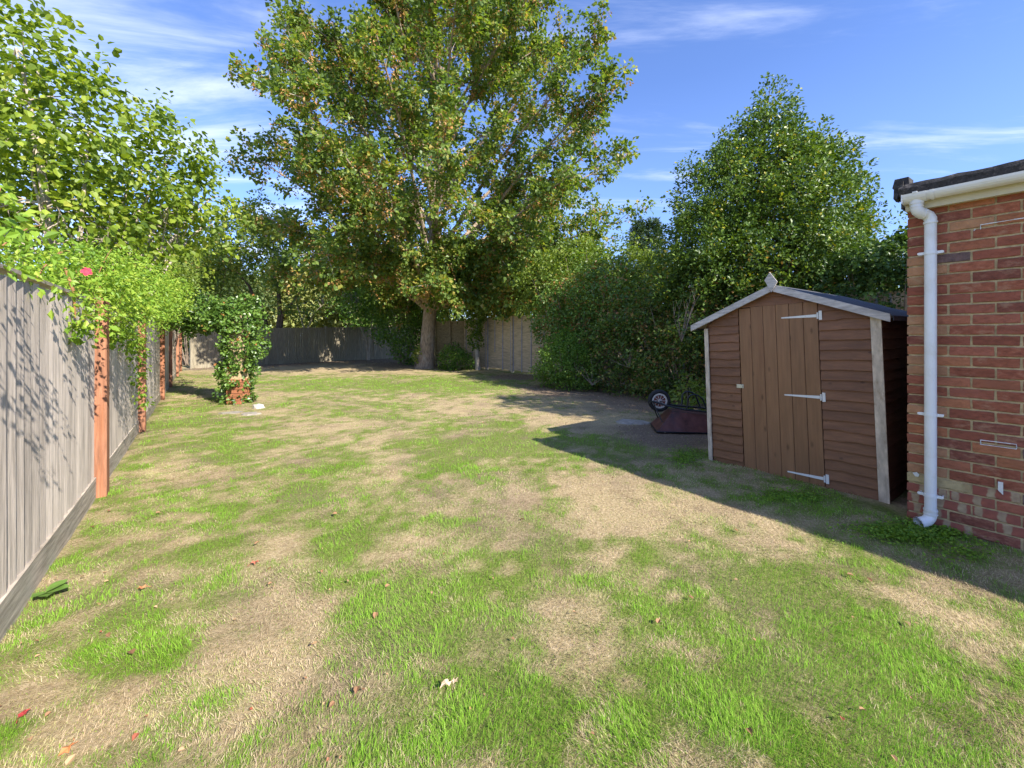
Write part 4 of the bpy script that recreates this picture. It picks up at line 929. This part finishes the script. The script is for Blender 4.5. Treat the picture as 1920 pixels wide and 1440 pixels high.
bush('rounded_shrub', 'rounded fresh green shrub at the foot of the ivy hedge', 'shrub',
     [(1.45, 11.3, .75, .62, .6, .62), (1.75, 11.0, .5, .6, .6, .5), (1.25, 11.6, .45, .5, .5, .45), (1.6, 11.3, 1.15, .42, .4, .35)], 800, 15, .055, 'bush', 63, ln=.22, rad=.07, tint=.62)
bush('leafy_shrub', 'yellow green leafy shrub topping the hedge near the dead branches', 'shrub',
     [(2.2, 13.9, 3.4, 1.1, 1, 1.1), (1.2, 14.4, 3.1, 1.0, 1, 1.0), (3.4, 12.9, 3.3, 1.1, 1, .9), (4.4, 12.2, 3.0, 1.0, 1, .8), (3.2, 11.4, 2.55, .55, .5, .4)], 900, 14, .10, 'light', 64, ln=.35, rad=.14)
bush('copper_shrub', 'small copper leaved shrub seen between hedge and holly', 'shrub', [(5.2, 12.9, 3.0, .7, .6, .7), (4.7, 13.2, 2.7, .6, .6, .6)], 260, 12, .09, 'copper', 65, ln=.3, rad=.12)
def dead_branches(px, py, d, n, ln, seed, lab, spread=.6):
    c = P(px, py, d); t_ = MB(); rg = random.Random(seed)
    for i in range(n):
        a_ = rg.uniform(-1, 1)*spread; dv = Vector((math.sin(a_), rg.uniform(-.5, .2), math.cos(a_))).normalized(); p = Vector((0, 0, 0)); pts = [p]; L = ln*rg.uniform(.6, 1.1)
        for k in range(4): p = p+dv*L/4+Vector([rg.uniform(-.04, .04)*ln for _ in range(3)]); pts.append(p)
        t_.tube(pts, [.009, .007, .006, .004, .002], 5, cap=False)
        for k in range(3):
            q = pts[rg.randrange(1, 5)]; t_.tube([q, q+(dv+Vector([rg.uniform(-.7, .7) for _ in range(3)]))*L*.3], [.004, .0015], 4, cap=False)
    c[2] = max(c[2], 0)
    o = t_.build('dead_branches', M['deadwood'], None, loc=tuple(c)); tag(o, lab, 'branches'); return o
bush('neighbour_tree', 'tree behind the garage outside the right edge of the view', 'tree', [(7.9, 3.2, 5.0, 1.35, 1.3, 1.3), (7.7, 2.8, 6.2, 1.1, 1.0, .9), (8.3, 3.7, 4.4, 1.2, 1.2, 1.2)], 900, 14, .12, 'bush', 68, ln=.35, rad=.15)
dead_branches(1148, 545, 12.2, 12, .75, 1, 'bare pale twigs sticking up from the hedge top', .7)
dead_branches(1278, 640, 8.1, 9, .9, 2, 'bare grey stems standing in the hedge beside the shed roof', .35)
dead_branches(1110, 722, 10.2, 6, .55, 3, 'dry broken twigs poking out low beside the rounded shrub', 1.2)
dead_branches(1180, 690, 9.5, 5, .5, 4, 'tangle of bare brown stems in the middle of the hedge', 1.3)
bush('small_bush', 'low bright green bush right of the maple trunk', 'bush', [lobe_px(850, 672, 17.6, .5, .5, .45), lobe_px(862, 680, 17.4, .38, .4, .32)], 240, 12, .08, 'bush', 66, ln=.25, rad=.09)
bush('sapling', 'leafy bright seedling growing under the wheelbarrow handles', 'plant', [(2.95, 6.95, .35, .25, .22, .28), (3.25, 7.0, .25, .25, .2, .2)], 60, 9, .07, 'light', 67, ln=.12, rad=.06, stems=8)

def ivy_trunk():
    b = G(897, 693); t = empty('ivy_tree_stump', (b[0], b[1]-.2, 0)); tag(t, 'slim pale dead trunk with ivy climbing it before the lap fence', 'tree')
    mb = MB(); mb.tube([(0, 0, -.1), (-.04, 0, .5), (-.1, 0, 1.2), (-.05, 0, 2.3)], [.13, .10, .08, .06], 9); mb.build('trunk', M['palewood'], t)
    lb = [(-.1, -.05, 1.3, .22, .2, .35), (-.16, -.05, 1.8, .25, .2, .4), (-.05, 0, 2.3, .35, .3, .35)]; p, u = lobes_points(lb, 170, 5, .4)
    foliage('ivy', 'light', t, spray_leaves(p, u, 10, .15, .07, .09, .8, .3, .5, 4, .4, .2, 3))
ivy_trunk()

# ------------------------------------------------------------------ small multi-stem tree and thin trees at the back
def thin_tree(name, lab, px, py_base, d, stems, lobes, n, per, size, mt, seed, bark='barkdark', rad=.12, ln=.5):
    b = np.array(((px-960)/F*d, d, 0)); t = empty(name, tuple(b)); tag(t, lab, 'tree')
    mb = MB(); tips = []
    for st in stems:
        pts = [P(x, y, dd)-b for x, y, dd in st[1]]; pts = [np.array((0, 0, -.05))+np.array((st[2], 0, 0))]+pts
        # smooth
        q = []
        for i in range(len(pts)-1):
            for k in range(3): s_ = k/3; q.append(pts[i]*(1-s_)+pts[i+1]*s_)
        q.append(pts[-1]); m_ = len(q); mb.tube(q, [st[0]*(1-.8*j/(m_-1)) for j in range(m_)], 7); tips += q[m_//2:]
    rg = random.Random(seed)
    if lobes:
        p, u = lobes_points(lobes, n, seed, .25, .3); p = p-b
        for i in rg.sample(range(len(p)), min(len(p), 70)):
            q = min(tips, key=lambda z: float(((z-p[i])**2).sum())); mb.tube(bezier(q, (q+p[i])/2+np.array((0, 0, .1)), p[i], 4), [.022, .016, .011, .005], 4, cap=False)
        foliage('crown', mt, t, spray_leaves(p, u+np.array((0, 0, .2)), per, ln, rad, size, .7, .25, .75, 4, .45, .2, seed))
    mb.build('trunk', M[bark], t); return t
thin_tree('apple_tree', 'dark multi stemmed tree leaning in front of the back fence', 512, 672, 21.5,
    [(.17, [(504, 640, 21.5), (497, 600, 21.5), (478, 560, 21.3), (466, 535, 21), (440, 505, 21)], -.1), (.17, [(520, 635, 21.5), (525, 590, 21.5), (522, 545, 21.5), (510, 500, 21.5), (505, 450, 22)], .1), (.10, [(530, 590, 21.5), (548, 568, 21.3), (562, 548, 21), (590, 520, 21)], .15), (.05, [(490, 565, 21), (450, 558, 20.8)], 0)],
    [lobe_px(450, 440, 21.5, 1.8, 1.6, 1.1), (*P(500, 430, 22), 1.7, 1.5, 1.3), lobe_px(440, 490, 21, 1.4, 1.4, .8), lobe_px(520, 480, 21.5, 1.5, 1.4, .9), lobe_px(400, 500, 20, 1.1, 1, .9), lobe_px(550, 560, 21, 1.0, 1, .5), lobe_px(560, 500, 22, 1.3, 1.2, .8)], 620, 14, .15, 'maple', 71, rad=.2)
thin_tree('thin_tree', 'thin tree with pale forked stems at the right of the back fence', 690, 668, 24.5,
    [(.07, [(687, 640, 24.5), (676, 612, 24.5), (668, 570, 24.5)], 0), (.06, [(692, 630, 24.5), (700, 590, 24.5), (712, 560, 24.5)], .06)],
    [lobe_px(680, 560, 24.5, 1.5, 1.3, 1.0), lobe_px(700, 600, 24.2, .9, .8, .5), lobe_px(640, 520, 25, 1.5, 1.3, .9)], 330, 13, .14, 'bush', 72, 'palewood', rad=.2)
thin_tree('dead_sapling', 'short dead sapling with pale base in front of the back fence', 572, 674, 23.8,
    [(.10, [(574, 650, 23.8), (570, 615, 23.8), (556, 570, 23.8)], 0), (.06, [(576, 620, 23.8), (590, 585, 23.8), (607, 570, 23.8)], .05)],
    [lobe_px(575, 590, 23.8, .35, .3, .4), lobe_px(600, 560, 23.8, .4, .3, .3)], 40, 10, .12, 'bush', 73, 'palewood')
bush('elder_bush', 'pale green loose bush behind the far left fence', 'bush', [lobe_px(330, 510, 20, 1.7, 1.4, 1.5), lobe_px(385, 485, 21, 1.8, 1.3, 1.4), lobe_px(350, 565, 20.3, 1.5, 1, 1.1), lobe_px(415, 535, 21.5, 1.6, 1.2, 1.3), lobe_px(300, 540, 19, 1.5, 1.4, 1.3)], 1000, 13, .11, 'light', 74, ln=.35, rad=.16)
bush('overhanging_bush', 'green bush leaning over the far half of the left fence', 'bush', [lobe_px(292, 535, 11.5, .9, .9, .7), lobe_px(250, 490, 10.5, .9, .9, .8), lobe_px(318, 545, 14, .8, .9, .8)], 560, 13, .10, 'light', 79, ln=.3, rad=.14)
bush('laurel_shrub', 'dark evergreen shrub left of the maple trunk against the fence', 'shrub', [lobe_px(750, 600, 22, 1.1, 1, 1.4), lobe_px(770, 640, 20.5, .8, .8, .9), lobe_px(720, 560, 23.5, 1.3, 1, 1.2), lobe_px(780, 560, 21.5, 1.1, 1, 1.3)], 800, 13, .13, 'bush', 75, ln=.4, rad=.18, tint=.42)
bush('evergreen_shrub', 'dark evergreen screen behind the brown panel and maple', 'shrub', [(*P(840, 560, 22.5), 1.4, 1, 1.5), (*P(900, 540, 21.5), 1.6, 1, 1.4), (*P(960, 520, 19.5), 1.6, 1.1, 1.6), (*P(1030, 520, 18), 1.5, 1.1, 1.4), (*P(1090, 515, 16.8), 1.1, 1, 1.1), (*P(800, 520, 24), 1.6, 1, 1.6)], 1300, 13, .14, 'bush', 76, ln=.4, rad=.18, tint=.5)
bush('yellow_shrub', 'tiny yellow leaved seedling at the left foot of the maple', 'plant', [lobe_px(783, 665, 18.2, .16, .15, .3)], 26, 7, .09, 'light', 77, ln=.12, rad=.06, stems=5, tint=.95)

# conifer on the skyline
def conifer():
    b = np.array(((1212-960)/F*36, 36, 0)); t = empty('conifer_tree', tuple(b)); tag(t, 'distant twin topped conifer on the skyline between maple and holly', 'tree')
    mb = MB(); mb.tube([(0, 0, 0), (0, 0, 11)], [.25, .05], 7); mb.build('trunk', M['barkdark'], t)
    rg = np.random.default_rng(4); C0 = []; D0 = []
    for tx, zt in ((-.75, 10.9), (.55, 11.0)):
        for i in range(420):
            z = 2.5+(zt-2.5)*rg.random(); r = (zt-z)*.22+.12; r = min(r, 1.5)*rg.random()**.5; a_ = rg.random()*6.28
            C0.append((tx+math.cos(a_)*r, math.sin(a_)*r, z)); D0.append((math.cos(a_)*.5, math.sin(a_)*.5, .9))
    foliage('crown', 'conifer', t, spray_leaves(np.array(C0), np.array(D0), 16, .8, .14, .30, .3, 0, .3, 4, .5, .2, 6))
conifer()
# distant trees and the pale bank beyond the back fence
for i, (px, py, d, r, rz, mt, lab) in enumerate((
    (380, 530, 33, 3.2, 2.6, 'far', 'rounded dark tree beyond the back fence left of the apple tree'),
    (300, 500, 30, 3.0, 3.0, 'far', 'tree mostly hidden behind the far left fence foliage'),
    (760, 500, 38, 4.5, 4.2, 'bush', 'broad dark tree far beyond the back fence behind the maple'),
    (1010, 530, 34, 4.0, 3.2, 'light', 'light green tree beyond the lap fence'),
    (1110, 540, 30, 2.6, 2.2, 'light', 'yellow green tree far beyond the hedge left of the conifer'),
    (1290, 560, 30, 3.5, 2.5, 'far', 'far tree behind the holly and shed roof'),
    (1560, 520, 25, 3.0, 2.6, 'far', 'far tree hidden behind the holly'))):
    c = P(px, py, d)
    bush('background_tree', lab, 'tree', [(c[0], c[1], c[2], r, r*.7, rz), (c[0]-r*.6, c[1], c[2]-rz*.5, r*.8, r*.6, rz*.8), (c[0]+r*.6, c[1]+.5, c[2]-rz*.5, r*.8, r*.6, rz*.8), (c[0], c[1], max(1, c[2]-rz*1.3), r*.9, r*.6, rz)], 650, 12, .30, mt, 80+i, ln=.9, rad=.38, group=None)
def pale_bank():
    lb = []; rg = random.Random(8)
    for k in range(16):
        px = 340+k*30; d = 46+rg.uniform(-2, 2); lb.append((*P(px, 570, d), 2.8, 1.6, rg.uniform(2.4, 3.4)))
    for k in range(46):
        an = math.radians(-78+k*3.4); d = 58+rg.uniform(-3, 3); lb.append((d*math.sin(an), d*math.cos(an), 1.2, 3.4, 2.0, rg.uniform(2.6, 3.6)))
    p0, u0 = lobes_points(lb[:16], 2600, 92, .4); p, u = lobes_points(lb, 5200, 90, .5); p = np.concatenate([p0, p]); u = np.concatenate([u0, u]); d = spray_leaves(p, u*.6+np.array((0, 0, .4)), 9, 1.0, .42, .42, .7, .2, .7, 4, .5, .2, 91)
    V, T, tt = d; o = link('far_hedge', np_mesh('far_hedge', V, T, LM['field'], tt)); tag(o, 'pale sunlit hedge and bank far beyond the back fence', 'hedge', kind='stuff')
pale_bank()

# ------------------------------------------------------------------ small things on the lawn
def litter():
    rg = np.random.default_rng(14); n = 420
    d = 1.3*(16/1.3)**rg.random(n); x = d*(rg.random(n)*2.4-1.25); q = np.stack([x, d], 1)
    side = (q-FL0)@B2; dens = np.exp(-np.maximum(side, 0)/1.6)+.16+.9*soil_map(x, d)
    ok = (side > .1)&(rg.random(n) < dens)&~(((q-np.array((3.055, 3.21)))@B2 > -.1)&((q-np.array((3.055, 3.21)))@A2 < 2)); x, d = x[ok], d[ok]; n = len(x)
    pos = np.stack([x, d, gz(x, d)+.014+.012*rg.random(n)], 1); ax = rg.normal(0, 1, (n, 3)); ax[:, 2] *= .25; nr = rg.normal(0, .3, (n, 3)); nr[:, 2] += 1; sz = .012+.026*rg.random(n)**1.5
    V, T, r = leaves(pos, ax, nr, sz, sz*.75, .3, 6)
    o = link('leaf_litter', np_mesh('leaf_litter', V, T, LM['litter'], np.repeat(rg.random(n), r))); tag(o, 'small dry brown leaves scattered over the lawn', 'leaves', kind='stuff')
litter()
def soil_litter():
    rg = np.random.default_rng(19); n = 42000
    d = 5.2*(26/5.2)**rg.random(n); x = d*(rg.random(n)*1.9-1.0); sm_ = soil_map(x, d)
    w = np.stack([x, d], 1)-np.array((2.3, 4.8)); wf = np.stack([x, d], 1)-FL0
    ok = (rg.random(n) < sm_*.8)&~((w@B2 > 0)&(w@A2 < .05))&(wf@B2 > .15); x, d = x[ok], d[ok]; n = len(x)
    pos = np.stack([x, d, gz(x, d)+.006+.012*rg.random(n)], 1); ax = rg.normal(0, 1, (n, 3)); ax[:, 2] *= .3; nr = rg.normal(0, .5, (n, 3)); nr[:, 2] += 1; sz = (.016+.022*rg.random(n))*np.clip(d/9, .8, 2.2)
    V, T, r = leaves(pos, ax, nr, sz, sz*.55, .2, 4)
    o = link('dry_litter', np_mesh('dry_litter', V, T, LM['drylitter'], np.repeat(rg.random(n), r))); tag(o, 'fine dry leaf and twig litter on the bare soil under the hedge and trees', 'litter', kind='stuff')
soil_litter()
def big_leaf(px, py, size, col, lab, seed, up=.03):
    g_ = G(px, py); rg = random.Random(seed); m_ = solid('dry_leaf', col, .7, .15, 40); mb = MB(); n_ = 10; v = [(0, 0, up)]
    for k in range(n_):
        a_ = 2*math.pi*k/n_; r = size*(1.0 if k % 2 == 0 else .55)*rg.uniform(.8, 1.1); v.append((r*math.cos(a_), r*.8*math.sin(a_), up+size*rg.uniform(-.25, .35)))
    mb.add(v, [(0, 1+k, 1+(k+1) % n_) for k in range(n_)]); mb.tube([(size*.9, 0, up), (size*1.6, .01, up-.005)], .0012, 4)
    o = mb.build('fallen_leaf', m_, None, loc=(g_[0], g_[1], gz(np.array(g_[0]), np.array(g_[1])).item())); md = o.modifiers.new('t', 'SOLIDIFY'); md.thickness = .0008
    o.rotation_euler = (0, 0, rg.uniform(0, 6)); tag(o, lab, 'leaf')
big_leaf(836, 1298, .028, (.60, .43, .28), 'pale tan curled leaf on the grass at bottom centre', 1, .04)
big_leaf(852, 1292, .020, (.62, .45, .30), 'smaller pale tan leaf touching the curled one at bottom centre', 5, .04)
big_leaf(266, 1112, .026, (.50, .21, .09), 'orange brown leaf on the lawn near the left fence', 2, .03)
big_leaf(478, 1058, .028, (.42, .12, .07), 'dark red leaf lying left of centre on the lawn', 3, .025)
big_leaf(128, 1416, .028, (.55, .20, .07), 'bright orange leaf in the bottom left corner', 4, .025)
big_leaf(44, 1347, .022, (.28, .03, .03), 'deep red leaf near the bottom left edge', 6, .025)
def dock():
    g_ = G(62, 1122); t = empty('dock_weed', (g_[0]+.05, g_[1]+.02, 0)); tag(t, 'broad leaved green weed at the foot of the left fence', 'weed')
    m_ = solid('dock_leaf', (.11, .20, .035), .5, .15, 20)
    for k, (a_, L, el) in enumerate(((.2, .10, .3), (1.3, .09, .45), (-.7, .085, .25), (.75, .07, .8), (-1.5, .07, .4))):
        mb = MB(); n_ = 5; v = []; f = []
        for i in range(n_+1):
            s_ = i/n_; w_ = L*.40*math.sin(math.pi*min(1, s_*.92+.06))**.8; r = L*s_; z = .02+r*math.sin(el)*(1-.6*s_)
            for q, zz in ((-1, .006), (0, 0), (1, .006)): v.append((r*math.cos(a_)-q*w_*math.sin(a_), r*math.sin(a_)+q*w_*math.cos(a_), z+zz))
        for i in range(n_):
            for q in (0, 1): b_ = i*3+q; f.append((b_, b_+1, b_+4, b_+3))
        mb.add(v, f, 0, True); mb.build('leaf', m_, t)
dock()
def weeds():
    "clover and broad low weeds in the shade by the garage and beside the shed"
    rg = np.random.default_rng(24); P0 = []
    for px, py, rx, ry, n in ((1720, 1000, 110, 20, 3200), (1480, 935, 70, 12, 700), (1285, 860, 36, 16, 700), (1240, 780, 30, 12, 150), (1800, 1040, 60, 20, 300)):
        a_ = rg.normal(0, .5, n)*rx+px; b_ = rg.normal(0, .5, n)*ry+py; dd = F*H/(b_-HY); P0.append(np.stack([(a_-960)/F*dd, dd], 1))
    q = np.concatenate(P0); w = q-np.array((3.055, 3.21)); s = q-np.array((2.3, 4.8))
    q = q[~((w@B2 > -.03)&(w@A2 < .4))&~((s@B2 > -.03)&(s@A2 < 0))]; n = len(q)
    pos = np.stack([q[:, 0], q[:, 1], gz(q[:, 0], q[:, 1])+.01+.03*rg.random(n)], 1); ax = rg.normal(0, 1, (n, 3)); ax[:, 2] = abs(ax[:, 2])*.4; nr = rg.normal(0, .35, (n, 3)); nr[:, 2] += 1; sz = .011+.012*rg.random(n)
    V, T, r = leaves(pos, ax, nr, sz, sz*.8, .15, 6)
    o = link('weeds', np_mesh('weeds', V, T, LM['vine'], np.repeat(np.clip(rg.normal(.35, .2, n), 0, 1), r))); tag(o, 'low green weeds and clover growing in the shade', 'weeds', kind='stuff')
weeds()
